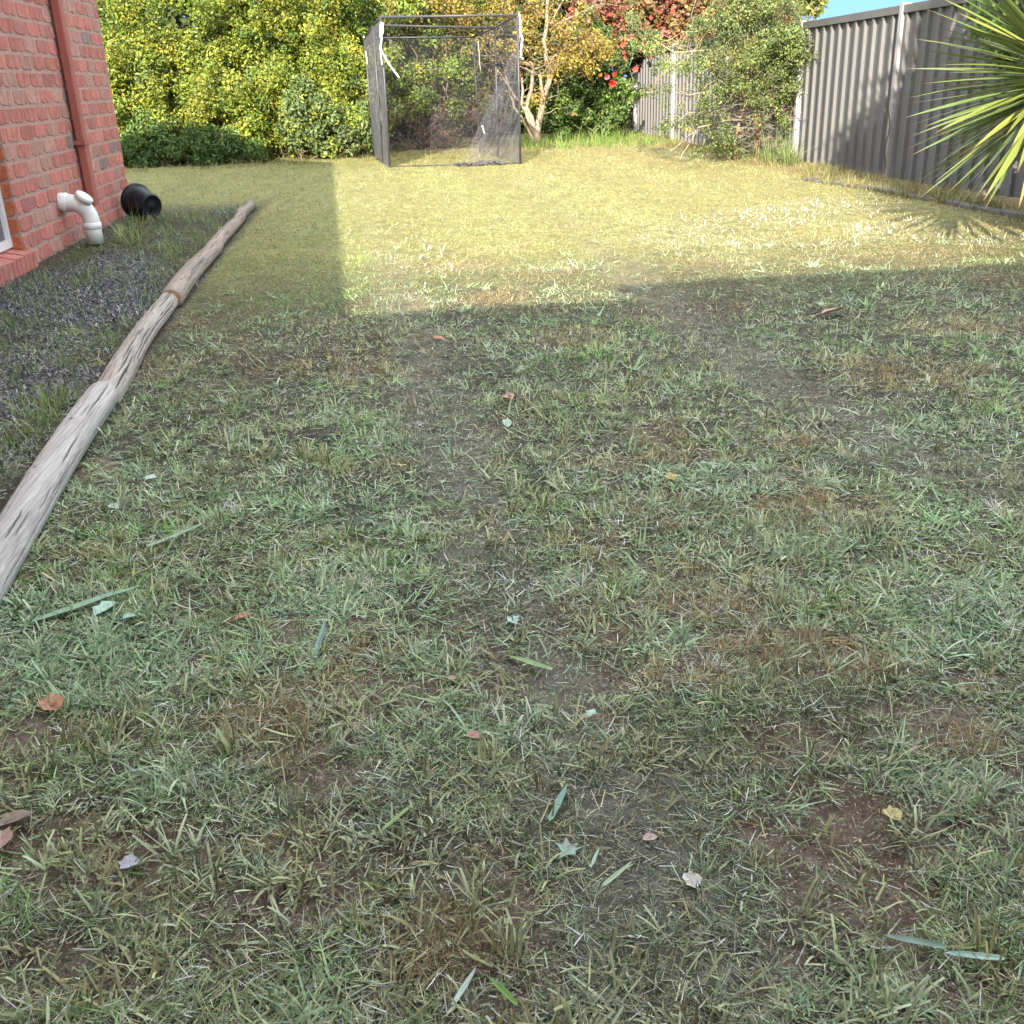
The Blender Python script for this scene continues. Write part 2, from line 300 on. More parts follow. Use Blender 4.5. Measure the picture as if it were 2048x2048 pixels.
def base_col(p, x, y, clip=False):
    n = len(x); r = rng.random(n); c = np.tile(OLIVE, (n, 1)).astype(float)
    c = mixc(c, GREEN * 1.05, np.clip(p.n * 1.6 - .25 + (r - .5) * .5, 0, 1))
    c = mixc(c, GREEN * np.array((.95, 1.25, 1)), p.lush * .8)
    c = mixc(c, PALE, np.clip(p.silver * .75 + (rng.random(n) < .12) * .4, 0, 1) * (.55 + .45 * rng.random(n)))
    far = ss(4.2, 7, y); ye = mixc(np.tile(np.array((.18, .215, .042)), (n, 1)), np.array((.30, .24, .082)), ss(.2, 3.4, x + (p.n3 - .5) * 2)); c = mixc(c, ye * (.85 + .3 * p.n)[:, None], far * (.6 + .2 * p.n3) * (1 - .3 * p.lush))
    tr = ss(5.5, 2, x) * 0 + far * ss(0, 3.5, x) * .5
    c = mixc(c, STRAW * np.array((.95, .88, .8)), tr * rng.random(n))
    c = mixc(c, BRN * np.array((1.05, 1., .9)) * (1 + .45 * far)[:, None], np.clip(p.brown * (.7 + .45 * rng.random(n)), 0, 1))
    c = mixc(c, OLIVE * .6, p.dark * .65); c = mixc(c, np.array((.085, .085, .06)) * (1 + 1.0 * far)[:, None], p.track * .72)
    c = mixc(c, SILV * 1.3, p.white * (rng.random(n) < .45) * .9)
    c = mixc(c, c * np.array((1.15, .95, .9)), (1 - p.stripe) * far) * (1 + (p.stripe - .5) * .5 * ss(2.5, 4.5, y))[:, None]
    c = mixc(c, STRAW, (rng.random(n) < (.22 if clip else .07)) * .7)
    c = c * (1 - .40 * ss(1.75, 1.2, y))[:, None]; c = mixc(c, c * np.array((.52, .68, .60)), far * ss(.3, -.6, x)); hi = (rng.random(n) < .20) * ss(5, 3.5, y); c = mixc(c, np.array((.36, .40, .27)), hi * .8)  # far-left lawn darkened and greened in colour as the house shade strip
    c = c * (1 + .22 * ss(5.5, 4, y))[:, None]  # near lawn colour brightened to lift the shaded part
    return np.clip(c * 1.85 * p.mott[:, None] * (.42 + 1.05 * rng.random(n) ** 1.4)[:, None], .008, .62)

# ================================================================== SETTING: ground
def axis(segs):
    out = []
    for a, b, st in segs: out += list(np.arange(a, b, st))
    out.append(segs[-1][1]); return np.array(out)
gx = axis([(-400, -100, 60), (-100, -20, 16), (-20, -5, 2.5), (-5, -2.4, .2), (-2.4, 2.4, .016), (2.4, 5, .06), (5, 20, 2.5), (20, 100, 16), (100, 400, 60)])
gy = axis([(-400, -100, 60), (-100, -10, 12), (-10, 0, 1), (0, .6, .1), (.6, 4.2, .016), (4.2, 9, .05), (9, 18, .2), (18, 40, 3), (40, 100, 12), (100, 400, 60)])
GX, GY = np.meshgrid(gx, gy, indexing='ij'); X = GX.ravel(); Y = GY.ravel()
loc = (np.abs(X) < 12) & (Y > -2) & (Y < 25)
Z = np.where(loc, height(X, Y), 0.) - np.where(np.hypot(X, Y) > 30, .0, 0)
p = patches(X, Y)
Z = Z + np.where(loc, (fbm(X, Y, .05, 50, 3) - .5) * .014 * ss(5, 3, Y), 0) - .012 * p.soil * loc
RED = np.array((.175, .115, .095)); DUSTC = np.array((.19, .19, .185)); MULCH = np.array((.075, .075, .08)); LITTER = np.array((.034, .033, .026))
c = np.tile(LITTER, (len(X), 1)); c = mixc(c, RED, np.clip(p.soil + .25 * p.n2, 0, 1)); c = mixc(c, DUSTC * .8, p.dust * .55)
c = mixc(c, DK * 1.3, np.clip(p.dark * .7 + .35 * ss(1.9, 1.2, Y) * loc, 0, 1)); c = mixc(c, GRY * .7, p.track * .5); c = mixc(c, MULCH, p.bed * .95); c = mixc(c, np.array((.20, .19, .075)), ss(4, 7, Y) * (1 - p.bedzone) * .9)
c = mixc(c, np.array((.20, .14, .09)), p.verge * .6); c = np.clip(c * (.7 + .6 * fbm(X, Y, .06, 51, 3))[:, None], 0, 1)
nx, ny = len(gx), len(gy); I, J = np.meshgrid(np.arange(nx - 1), np.arange(ny - 1), indexing='ij')
F = np.stack([I * ny + J, (I + 1) * ny + J, (I + 1) * ny + J + 1, I * ny + J + 1], -1).reshape(-1, 4)
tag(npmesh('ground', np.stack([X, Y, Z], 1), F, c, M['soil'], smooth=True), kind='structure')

# ================================================================== GRASS (uncountable stuff)
def upright(n, y0, y1, seg, Lm, Wm, power=0):
    x, y = sample(n, y0, y1, power); p = patches(x, y); r = rng.random(len(x))
    tuft = fbm(x, y, .10, 60, 2)
    dens = .30 + 1.0 * ss(.38, .62, tuft) * ss(.3, .55, p.n2 + .1) + .4 * p.lush + .3 * p.brown + .25 * ss(3, 5, y)
    dens = dens * (.45 + .55 * ss(1.2, 2.0, y)) * (1 - .5 * p.track * ss(5, 3, y)) * (1 - .93 * p.soil) * (1 - .85 * p.dust) * (1 - .35 * p.dark) * (1 - .82 * p.bed) * (1 - .5 * p.verge)
    k = (r < dens) & ~on_log(x, y); x, y = x[k], y[k]; p = patches(x, y); n = len(x)
    L_ = Lm * (.45 + .9 * rng.random(n)) * (1 + .35 * p.lush + .25 * p.brown) * np.where(y < 4, .7 + .6 * vn(x, y, .15, 61), 1)
    W_ = Wm * (.5 + .8 * rng.random(n)) * (1 - .45 * p.brown) * (1 + .7 * p.silver * (rng.random(n) < .5))
    nf = .75 + .25 * ss(1.1, 2.2, y); L_ = L_ * nf; W_ = W_ * nf
    lean = np.abs(rng.normal(.75, .4, n)); head = np.where(rng.random(n) < .5, 0, math.pi) + rng.normal(0, .75, n) + (vn(x, y, .15, 62) - .5) * 3
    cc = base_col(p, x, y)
    tip = mixc(cc, STRAW, (rng.random(n) < .35) * .6)
    return blade_geo(x, y, height(x, y) - .004, L_, W_, head, lean, rng.uniform(.1, 1.1, n), cc, seg, tip)
def flat(n, y0, y1, seg, Lm, Wm, power=0, dk=.8):
    x, y = sample(n, y0, y1, power); p = patches(x, y)
    k = (rng.random(len(x)) < (.35 + .7 * fbm(x, y, .16, 63, 3)) * (1 - .88 * p.soil) * (1 - .55 * p.dust) * (1 - .5 * p.bed)) & ~on_log(x, y); x, y = x[k], y[k]; p = patches(x, y); n = len(x)
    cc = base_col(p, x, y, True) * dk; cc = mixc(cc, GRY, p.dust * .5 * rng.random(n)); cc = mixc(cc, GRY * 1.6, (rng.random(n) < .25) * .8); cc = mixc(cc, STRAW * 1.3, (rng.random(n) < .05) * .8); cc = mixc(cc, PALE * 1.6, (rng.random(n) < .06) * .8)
    y_n = .6 + .4 * ss(1.1, 2.2, y)
    cc = np.minimum(cc, .58)
    # wheel tracks comb the clippings across; elsewhere they lie anyhow
    head = rng.uniform(0, 2 * math.pi, n)
    return blade_geo(x, y, height(x, y) + rng.random(n) ** 2 * .012, Lm * (.2 + 1.3 * rng.random(n) ** 1.7), Wm * y_n * (.4 + .9 * rng.random(n)), head, rng.normal(1.5, .09, n), rng.normal(0, .45, n), cc, seg, None, .4)
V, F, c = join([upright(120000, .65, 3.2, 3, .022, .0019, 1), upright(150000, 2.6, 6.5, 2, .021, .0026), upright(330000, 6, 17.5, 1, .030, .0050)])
tag(npmesh('lawn_grass', V, F, c, M['grass']), 'short mown grass, green, olive and straw coloured, covering the yard', 'grass', kind='stuff')
V, F, c = join([flat(420000, .65, 3.8, 2, .016, .0014, 1, .56), flat(120000, .65, 4.8, 2, .030, .0027, 1, 1.4), flat(150000, 3, 8, 1, .028, .0032), flat(120000, 7, 16, 1, .034, .005)])  # lower clippings darkened, upper ones brightened: shade of the gaps put into colour
tag(npmesh('grass_clippings', V, F, c, M['clip']), 'dry chopped clippings lying flat over the mown lawn', 'grass clippings', kind='stuff')
# fine dry brown tufts
def tufts(cx, cy, nb, Lr, Wr, spread, leanr, colf, seg=3, blunt=0.):
    n = len(cx); N = n * nb; idx = np.repeat(np.arange(n), nb); hd = rng.uniform(0, 2 * math.pi, N); rr = spread * np.sqrt(rng.random(N)) * (.6 + .8 * rng.random(n))[idx]
    x = cx[idx] + np.cos(hd) * rr; y = cy[idx] + np.sin(hd) * rr
    sz = (.6 + .8 * rng.random(n))[idx]; nf = .8 + .2 * ss(1.1, 2.2, y)
    cc = colf(idx, N); hd = np.where(rng.random(N) < .45, hd, (rng.uniform(0, 2 * math.pi, n))[idx] + rng.normal(0, .7, N))
    return blade_geo(x, y, height(x, y) - .003, rng.uniform(*Lr, N) * sz * nf, rng.uniform(*Wr, N) * nf, hd + rng.normal(0, .5, N), rng.uniform(*leanr, N), rng.uniform(-.3, 1.3, N), cc, seg, None, blunt)
x, y = sample(60000, .7, 5, 1); p = patches(x, y); k = (rng.random(len(x)) < p.brown ** 1.5 * .16) & (x > LOGX); cx, cy = x[k], y[k]
tone = rng.random(len(cx))
def cf(i, N): t = tone[i]; return mixc(np.tile(BRN * 1.1, (N, 1)), STRAW * np.array((.8, .8, .7)), np.clip(t * .8 + rng.uniform(-.3, .3, N), 0, 1)) * (.6 + .7 * rng.random(N))[:, None]
V, F, c = tufts(cx, cy, 26, (.02, .048), (.0007, .0015), .022, (.1, .9), cf, 3)
tag(npmesh('dry_grass', V, F, c, M['grass']), 'fine brown dry grass tufts scattered in patches across the lawn', 'dry grass', kind='stuff')
x, y = sample(9000, .68, 4.2, 1); p = patches(x, y); k = (rng.random(len(x)) < (.35 + .4 * ss(1.2, 2, y)) * (1 - .8 * p.soil) * (1 - .7 * p.dust) * (.3 + .9 * ss(.4, .6, fbm(x, y, .2, 80)))) & (x > LOGX + .08); cx, cy = x[k], y[k]; pt = patches(cx, cy); bc = base_col(pt, cx, cy) * 1.12; ds = rng.random(len(cx))
def cf(i, N): return mixc(bc[i], STRAW * 1.2, (rng.random(N) < .22) * .8) * (.55 + .85 * rng.random(N))[:, None]
V, F, c = tufts(cx, cy, 17, (.012, .040), (.0012, .0026), .012, (.0, 1.1), cf, 3, .25)
tag(npmesh('grass_tufts', V, F, c, M['grass']), 'small chopped tufts of green and olive grass in the foreground', 'grass tufts', kind='stuff')
# chopped weeds: crowns of thick cut stalks
def stub_crowns():
    x, y = sample(5200, .72, 4.6, 1); p = patches(x, y)
    k = (rng.random(len(x)) < .16 + .65 * ss(.45, .65, fbm(x, y, .25, 70)) + .25 * p.silver) & (rng.random(len(x)) > p.dust) & (p.bed < .3) & (x > LOGX + .1) & (rng.random(len(x)) > p.brown * .5)
    cx, cy = x[k], y[k]; n = len(cx); kind = rng.random(n); p = patches(cx, cy)
    def cf(i, N):
        c = np.tile(np.array((.34, .37, .20)), (N, 1)); c = mixc(c, SILV * 1.15, np.clip(p.silver[i] * .8 + (kind[i] < .2) * .5, 0, 1)); c = mixc(c, np.array((.24, .21, .10)), (kind[i] > .62) * .8 * (1 - p.silver[i]))
        return np.clip(c * (.6 + .75 * rng.random(N))[:, None], 0, 1)
    return tufts(cx, cy, 11, (.016, .056), (.0020, .0060), .018, (.15, 1.35), cf, 4, .6)
V, F, c = stub_crowns()
tag(npmesh('weed_stubs', V, F, c, M['clip']), 'crowns of chopped pale green weed stalks sticking up from the lawn', 'weeds', kind='stuff')
x, y = sample(7000, .8, 6, 1); p = patches(x, y); k = (rng.random(len(x)) < .10 + .62 * p.silver + .12 * ss(1.3, 1.8, y)) & (p.soil < .5) & (p.bed < .3) & (x > LOGX + .1) & (rng.random(len(x)) > p.brown * .7) & (rng.random(len(x)) > p.track * .8); cx, cy = x[k], y[k]; tn = rng.random(len(cx))
def cf(i, N): return mixc(np.tile(SILV * np.array((.85, 1.0, .9)), (N, 1)), np.array((.26, .38, .17)), np.clip(tn[i] * 1.1 - .1 + rng.normal(0, .15, N), 0, 1)) * (.5 + .8 * rng.random(N))[:, None]
V, F, c = tufts(cx, cy, 15, (.018, .064), (.0026, .0066), .020, (.55, 1.5), cf, 4, .15)
tag(npmesh('weed_rosettes', V, F, c, M['clip']), 'pale mown weed rosettes with narrow silvery green leaves', 'weeds', kind='stuff')
# silver leaved broad blades
x, y = sample(95000, .75, 8, 1); p = patches(x, y); k = (rng.random(len(x)) < p.silver * .62 + p.white * .2 + .10 * ss(1.3, 1.9, y) + .03) & ~on_log(x, y) & (p.bed < .5); x, y = x[k], y[k]; n = len(x)
cc = mixc(np.tile(SILV * np.array((.62, .78, .68)), (n, 1)), PALE * np.array((.7, 1., .6)), rng.random(n)) * (.6 + .7 * rng.random(n))[:, None]
V, F, c = blade_geo(x, y, height(x, y) + .004, rng.uniform(.014, .046, n) * (.7 + .3 * ss(1, 2, y)), rng.uniform(.0016, .0046, n) * (.6 + .4 * ss(1, 2, y)), rng.uniform(0, 6.28, n), rng.normal(1.32, .2, n), rng.normal(.2, .5, n), cc, 3)
tag(npmesh('grass_leaves', V, F, c, M['clip']), 'broad pale blue green leaf blades lying among the mown grass', 'grass leaves', kind='stuff')
# bark mulch chips of the garden bed
x = rng.uniform(-2.1, -.98, 110000); y = rng.uniform(2.2, 9.5, 110000); p = patches(x, y); k = (rng.random(len(x)) < p.bed); x, y = x[k], y[k]; n = len(x)
cc = mixc(np.tile(MULCH * 1.0, (n, 1)), np.array((.36, .35, .37)), rng.random(n) ** 2.5) * (.5 + rng.random(n))[:, None]
V, F, c = blade_geo(x, y, height(x, y) + rng.random(n) * .008, rng.uniform(.005, .022, n), rng.uniform(.004, .010, n), rng.uniform(0, 6.28, n), rng.normal(1.3, .3, n), rng.normal(0, .3, n), cc, 1, None, .7)
tag(npmesh('bark_mulch', V, F, c, M['clip']), 'dark grey bark mulch strewn between the logs and the brick wall', 'mulch', kind='stuff')
# small crumbs of soil and chaff on bare dirt
x, y = sample(150000, .65, 3.4, 1); p = patches(x, y); k = rng.random(len(x)) < .30 + p.soil * .6 + p.dust * .6; x, y = x[k], y[k]; n = len(x)
cc = mixc(np.tile(RED * .9, (n, 1)), GRY * 1.2, np.clip(p.dust[k] + rng.random(n) * .5, 0, 1)); cc = mixc(cc, STRAW, (rng.random(n) < .14) * .9) * (.4 + 1.2 * rng.random(n) ** 1.5)[:, None]
V, F, c = blade_geo(x, y, height(x, y) - .001 + rng.random(n) * .003, rng.uniform(.0015, .007, n), rng.uniform(.001, .004, n), rng.uniform(0, 6.28, n), rng.normal(1.3, .3, n), rng.normal(0, .4, n), cc, 1, None, .8)
tag(npmesh('soil_crumbs', V, F, c, M['clip']), 'small crumbs of soil and chaff on the bare dirt patches', 'soil crumbs', kind='stuff')
# longer green grass: beside the near log, under the back trees and at the shrub foot
def long_grass(name, label, spots, nb, Lr, Wr, colr, sp=.05):
    cx = np.array([q[0] for q in spots]); cy = np.array([q[1] for q in spots])
    def cf(i, N): return np.clip(mixc(np.tile(np.array(colr[0]), (N, 1)), np.array(colr[1]), rng.random(N)) * (.7 + .6 * rng.random(N))[:, None], 0, 1)
    V, F, c = tufts(cx, cy, nb, Lr, Wr, sp, (.0, .55), cf, 3)
    tag(npmesh(name, V, F, c, M['grass']), label, 'long grass', kind='stuff')
sp = [(LOGX - .09 - abs(random.gauss(0, .09)), random.uniform(2.2, 3.7)) for _ in range(50)] + [(random.uniform(-2.0, -1.08), random.uniform(2.6, 9.2)) for _ in range(420)]
long_grass('long_grass', 'taller green grass growing on the house side of the logs', sp, 9, (.04, .10), (.0025, .005), ((.13, .20, .07), (.28, .33, .13)), .03)
sp = [(-1.72 + random.gauss(0, .09), 7.6 + random.gauss(0, .25)) for _ in range(7)]
long_grass('long_grass', 'pale green grass stems standing in front of the white pipe', sp, 8, (.10, .26), (.004, .007), ((.20, .28, .08), (.30, .34, .12)), .03)
sp = [(random.uniform(2.2, 4.5), random.uniform(15.3, 17.8)) for _ in range(110)]
long_grass('long_grass', 'bright green long grass under the rose bush at the back', sp, 16, (.05, .24), (.005, .010), ((.10, .19, .035), (.20, .26, .065)), .12)
sp = [(random.uniform(4.3, 4.6), random.uniform(11.0, 11.9)) for _ in range(26)]
long_grass('long_grass', 'pale green grass clump between the shrub and the fence post', sp, 16, (.14, .42), (.005, .010), ((.14, .20, .07), (.23, .26, .11)), .07)
sp = [(random.uniform(4.05, 4.62), random.uniform(6, 15)) for _ in range(330)] + [((lambda t: (3.91 + .33 * t + random.uniform(-.06, .10), 9.5 - 2.9 * t))(random.random())) for _ in range(120)] + [(random.uniform(-3.3, 2.3), random.uniform(14.4, 14.9) + .9 * (i % 2)) for i in range(150)]
long_grass('long_grass', 'rough yellowish grass along the foot of the fence and hedge', sp, 14, (.03, .11), (.004, .008), ((.17, .18, .06), (.26, .22, .10)), .09)
# white weed flecks in the sunny part
x, y = sample(60000, 5, 12); p = patches(x, y); k = (rng.random(len(x)) < p.white * .30 + .002) ; x, y = x[k], y[k]; n = len(x)
cc = np.tile(np.array((.50, .50, .42)), (n, 1)) * (.7 + .5 * rng.random(n))[:, None]
V, F, c = blade_geo(x, y, height(x, y) + .012, rng.uniform(.02, .05, n), rng.uniform(.006, .012, n), rng.uniform(0, 6.28, n), rng.normal(1.0, .35, n), rng.uniform(0, .5, n), cc, 2)
tag(npmesh('silver_weeds', V, F, c, M['grass']), 'whitish silver leaved weeds flecking the sunlit lawn', 'weeds', kind='stuff')

# ================================================================== HOUSE
WX = -2.12
house = empty('brick_house', (WX, 9.5, 0), 'red brick house with white framed low window and painted downpipe', 'house')
CH = .1; BL = .27; MJ = .011
def brick_col():
    r = random.random()
    if r < .055: b = (.25, .18, .165)
    elif r < .30: b = (.42, .22, .18)
    elif r < .42: b = (.40, .155, .135)
    else: b = (.45, .165, .135)
    k = random.uniform(.85, 1.12); return tuple(q * k for q in b)
def brick(mb, o, u, v, n, Lb, Hb, depth, col, rag=True):
    """brick face on plane o + u*s + v*t, standing proud by depth along n, lower edge ragged"""
    NS = 9; sgs = []
    lo = [random.uniform(0, .005) for _ in range(NS)]
    if rag:
        lo[0] += .016; lo[-1] += .016; lo[1] += .004; lo[-2] += .004
        if random.random() < .6: j = random.randint(2, NS - 3); lo[j] += .010
    hi = [random.uniform(0, .0025) for _ in range(NS)]; hi[0] += .003; hi[-1] += .003
    e = .004; vs = []; cs = []
    w_ = [random.uniform(.86, 1.14) for _ in range(NS)]
    for k in range(NS):
        s = Lb * k / (NS - 1); se = s + (e if k == 0 else -e if k == NS - 1 else 0)
        b0 = o + u * s + v * lo[k]; t0 = o + u * s + v * (Hb - hi[k])
        dd = depth + random.uniform(-.001, .001)
        b1 = o + u * se + v * (lo[k] + e) + n * dd; t1 = o + u * se + v * (Hb - hi[k] - e) + n * dd
        bm, tm = b0 - n * .01, t0 - n * .01
        vs += [bm, b1, t1, tm]; cs += [tuple(q * w_[k] for q in col)] * 4
    fs = []
    for k in range(NS - 1):
        a = 4 * k; b = a + 4
        for j in range(3): fs.append((a + j, b + j, b + j + 1, a + j + 1))
    fs += [(0, 1, 2, 3), (4 * (NS - 1) + 3, 4 * (NS - 1) + 2, 4 * (NS - 1) + 1, 4 * (NS - 1))]
    mb.add(vs, fs, cs)
mb = MB(); O = Vector
WT = 2.35; WY0, WY1 = 4.85, 6.57; SZ = .10; WZ1 = 1.35
# courses count up from z=-0.1 to the eave
for ci in range(-1, 24):
    z0 = ci * CH + .0; off = (ci % 2) * BL / 2
    yy = 9.5
    first = True
    while yy > 2.6:
        Lb = (BL / 2 - MJ if (first and ci % 2) else BL - MJ)
        y1 = yy; y0 = yy - Lb; first = False
        inwin = z0 >= SZ - .03 and z0 < WZ1
        if inwin and y0 < WY1 and y1 > WY0:
            if y1 > WY1: y0 = WY1; Lb = y1 - y0
            elif y0 < WY0: y1 = WY0; Lb = y1 - y0
            else: yy = y0 - MJ if y0 > WY0 else y0 - MJ; continue
            if Lb < .03: yy = yy - BL; continue
            brick(mb, O((WX, y0, z0)), O((0, 1, 0)), O((0, 0, 1)), O((1, 0, 0)), Lb, CH - MJ, .006, brick_col())
            yy = yy - BL; continue
        brick(mb, O((WX, y0, z0)), O((0, 1, 0)), O((0, 0, 1)), O((1, 0, 0)), Lb, CH - MJ, .006, brick_col())
        yy = y0 - MJ
    # window reveal (turned bricks, orange painted in for the light there) and the far gable end wall
    if z0 >= SZ - .03 and z0 < WZ1:
        k = random.uniform(.9, 1.1); brick(mb, O((WX - .002, WY1 - .004, z0)), O((-1, 0, 0)), O((0, 0, 1)), O((0, -1, 0)), .125, CH - MJ, .004, (.42 * k, .125 * k, .062 * k))
    xx = WX
    while xx > -6: brick(mb, O((xx, 9.5, z0)), O((-1, 0, 0)), O((0, 0, 1)), O((0, 1, 0)), BL - MJ, CH - MJ, .006, brick_col()); xx -= BL
wall = mb.build('wall', M['brick'], house)
mm = MB(); T = .12
mm.box((WX - T, WY1, -.3), (WX + .002, 9.5, WT)); mm.box((WX - T, 1.2, -.3), (WX + .002, WY0, WT)); mm.box((WX - T, WY0, -.3), (WX + .002, WY1, SZ - .09)); mm.box((WX - T, WY0, WZ1), (WX + .002, WY1, WT))
mm.box((-6, 9.5 - T, -.3), (WX - T, 9.5, WT))
mm.build('mortar', M['mortar'], wall)
# wing of the house behind the viewer, with its own wall
wg = MB(); wg.box((-8, -1.1, -.3), (7.2, -.98, WT)); wg.box((-6, -.98, -.3), (-5.88, 9.38, WT)); wg.box((7.08, -6, -.3), (7.2, -1.1, WT))
wg.build('wall', M['mortar'], house)
# window
win = MB(); wx = WX - .075; fr = .045
win.box((wx - .03, WY0, SZ + .03), (wx + .02, WY1 - .006, SZ + .03 + fr)); win.box((wx - .03, WY0, WZ1 - fr), (wx + .02, WY1 - .006, WZ1))
win.box((wx - .03, WY1 - .006 - fr, SZ + .03 + fr), (wx + .018, WY1 - .006, WZ1 - fr)); win.box((wx - .03, WY0, SZ + .03 + fr), (wx + .018, WY0 + fr, WZ1 - fr))
window = win.build('window', M['white'], house)
gl = MB(); gl.box((wx - .01, WY0 + fr, SZ + .03 + fr), (wx - .004, WY1 - .006 - fr, WZ1 - fr)); gl.build('pane', M['glass'], window)
sl = MB(); y_ = WY1 + .06
while y_ > WY0 - .1:
    k = brick_col(); k = tuple(.6 * a + .4 * b for a, b in zip(k, (.38, .14, .11)))
    x0, x1 = WX - .10, WX + .045; z1, z2 = SZ - .005, SZ + .028; w2 = .066; j = random.uniform(-.003, .003)
    a = [(x0, y_ - w2, -.06), (x1, y_ - w2, -.06), (x1, y_, -.06), (x0, y_, -.06), (x0, y_ - w2, z2 + j), (x1, y_ - w2, z1 + j), (x1, y_, z1 + j), (x0, y_, z2 + j)]
    sl.add(a, [(0, 3, 2, 1), (4, 5, 6, 7), (0, 1, 5, 4), (1, 2, 6, 5), (2, 3, 7, 6), (3, 0, 4, 7)], k); y_ -= .076
sl.build('sill', M['brick'], window)
# downpipe
dp = MB(); PY = 8.12
def rect_tube(mb, x0, x1, y0, y1, z0, z1): 
    e = .006; pts = [(x0 + e, y0), (x1 - e, y0), (x1, y0 + e), (x1, y1 - e), (x1 - e, y1), (x0 + e, y1), (x0, y1 - e), (x0, y0 + e)]
    mb.add([(a, b, z0) for a, b in pts] + [(a, b, z1) for a, b in pts], [(k, (k + 1) % 8, 8 + (k + 1) % 8, 8 + k) for k in range(8)] + [tuple(range(8))[::-1], tuple(range(8, 16))])
rect_tube(dp, WX + .022, WX + .078, PY - .05, PY + .05, .20, 2.32)
dpo = dp.build('downpipe', M['paint'], house)
for z in (.62, 1.62): bk = MB(); bk.box((WX + .006, PY - .075, z), (WX + .082, PY - .053, z + .03)); bk.box((WX + .081, PY - .075, z), (WX + .086, PY + .055, z + .03)); bk.build('bracket', M['paint'], dpo)
# roof: gable over the left range, eave over the wing; both cast the shadows on the lawn
rf = MB()
ex0, ex1 = -1.56, -1.985            # eave edge near / far
rf.add([(ex0, -1.2, 2.40), (ex1, 9.70, 2.40), (-4.1, 9.70, 3.35), (-4.1, -1.2, 3.35), (ex0, -1.2, 2.30), (ex1, 9.70, 2.30), (-4.1, 9.70, 3.25), (-4.1, -1.2, 3.25)],
       [(0, 1, 2, 3), (7, 6, 5, 4), (0, 4, 5, 1), (1, 5, 6, 2), (2, 6, 7, 3), (3, 7, 4, 0)])
rf.add([(-6.6, -1.2, 2.40), (-6.6, 9.70, 2.40), (-4.1, 9.70, 3.35), (-4.1, -1.2, 3.35), (-6.6, -1.2, 2.30), (-6.6, 9.70, 2.30), (-4.1, 9.70, 3.25), (-4.1, -1.2, 3.25)],
       [(3, 2, 1, 0), (4, 5, 6, 7), (1, 5, 4, 0), (2, 6, 5, 1), (3, 7, 6, 2), (0, 4, 7, 3)])
for x0, x1, ye in ((-6.6, -.29, -.33), (-.29, 7.6, .03)):
    rf.add([(x0, ye, 2.40), (x1, ye, 2.40), (x1, -3.6, 3.6), (x0, -3.6, 3.6), (x0, ye, 2.30), (x1, ye, 2.30), (x1, -3.6, 3.5), (x0, -3.6, 3.5)],
           [(3, 2, 1, 0), (4, 5, 6, 7), (0, 1, 5, 4), (1, 2, 6, 5), (2, 3, 7, 6), (3, 0, 4, 7)])
rf.build('roof', M['roof'], house)

# ================================================================== stormwater pipe
pv = empty('stormwater_pipe', (-1.93, 7.47, 0), 'white plastic stormwater elbow leaving the brick wall beside the downpipe', 'pipe')
m = MB(); r = .055; pts = [(WX - .02, 7.45, .29), (WX + .055, 7.45, .288)] + [(WX + .055 + .125 * math.sin(a), 7.45 + .02 * math.sin(a), .163 + .125 * math.cos(a)) for a in np.linspace(.15, 1.5, 9)] + [(-1.938, 7.47, .10), (-1.936, 7.47, .012)]
m.tube(pts, r, 24); m.build('elbow', M['pvc'], pv, True)
m = MB(); m.tube([(WX + .004, 7.45, .29), (WX + .014, 7.45, .29), (WX + .05, 7.45, .289), (WX + .056, 7.45, .288)], [r + .004, r + .008, r + .008, r + .003], 24); m.build('collar', M['pvc'], pv, True)
m = MB(); m.tube([(-1.939, 7.47, .150), (-1.939, 7.47, .146), (-1.939, 7.47, .112), (-1.939, 7.47, .108)], [r + .001, r + .006, r + .006, r + .001], 24); m.build('collar', M['pvc'], pv, True)
m = MB(); d = Vector((.62, -.1, .78)).normalized(); b0 = Vector((WX + .125, 7.455, .262)); m.tube([b0, b0 + d * .055], [.046, .046], 24)
m.tube([b0 + d * .052, b0 + d * .056, b0 + d * .080, b0 + d * .085], [.055, .060, .060, .054], 24); m.build('inspection_cap', M['pvc'], pv, True)
# ================================================================== black pot lying on its side
pot = empty('plant_pot', (-2.0, 8.95, 0), 'black plastic plant pot lying on its side by the wall corner', 'plant pot')
A = Vector((-1.965, 9.02, .142)); B = Vector((-1.81, 8.86, .102)); ax = (B - A).normalized()
def lathe(mb, A, ax, prof, n=40, c=None):
    up = Vector((0, 0, 1)); s = ax.cross(up).normalized(); u = s.cross(ax); vs = []
    for t, r in prof:
        for k in range(n): a = 2 * math.pi * k / n; vs.append(A + ax * t + (s * math.cos(a) + u * math.sin(a)) * r)
    mb.add(vs, [(i * n + k, i * n + (k + 1) % n, (i + 1) * n + (k + 1) % n, (i + 1) * n + k) for i in range(len(prof) - 1) for k in range(n)], c)
Lp = (B - A).length
m = MB(); lathe(m, A, ax, [(.012, .125), (0, .128), (.028, .128), (.030, .121), (.10, .114), (Lp - .012, .094), (Lp - .002, .090), (Lp, .082), (Lp - .006, .078), (Lp - .006, .022), (Lp - .002, .018), (Lp - .002, .0005)]); m.build('body', M['black'], pot, True)
m = MB(); lathe(m, A, ax, [(-.006, .122), (-.008, .134), (0, .137), (.024, .136), (.028, .128)]); m.build('rim', M['black'], pot, True)
m = MB(); lathe(m, A, ax, [(.0, .122), (.05, .112), (Lp - .02, .088), (Lp - .02, .001)]); m.build('inner_wall', M['black'], pot, True)

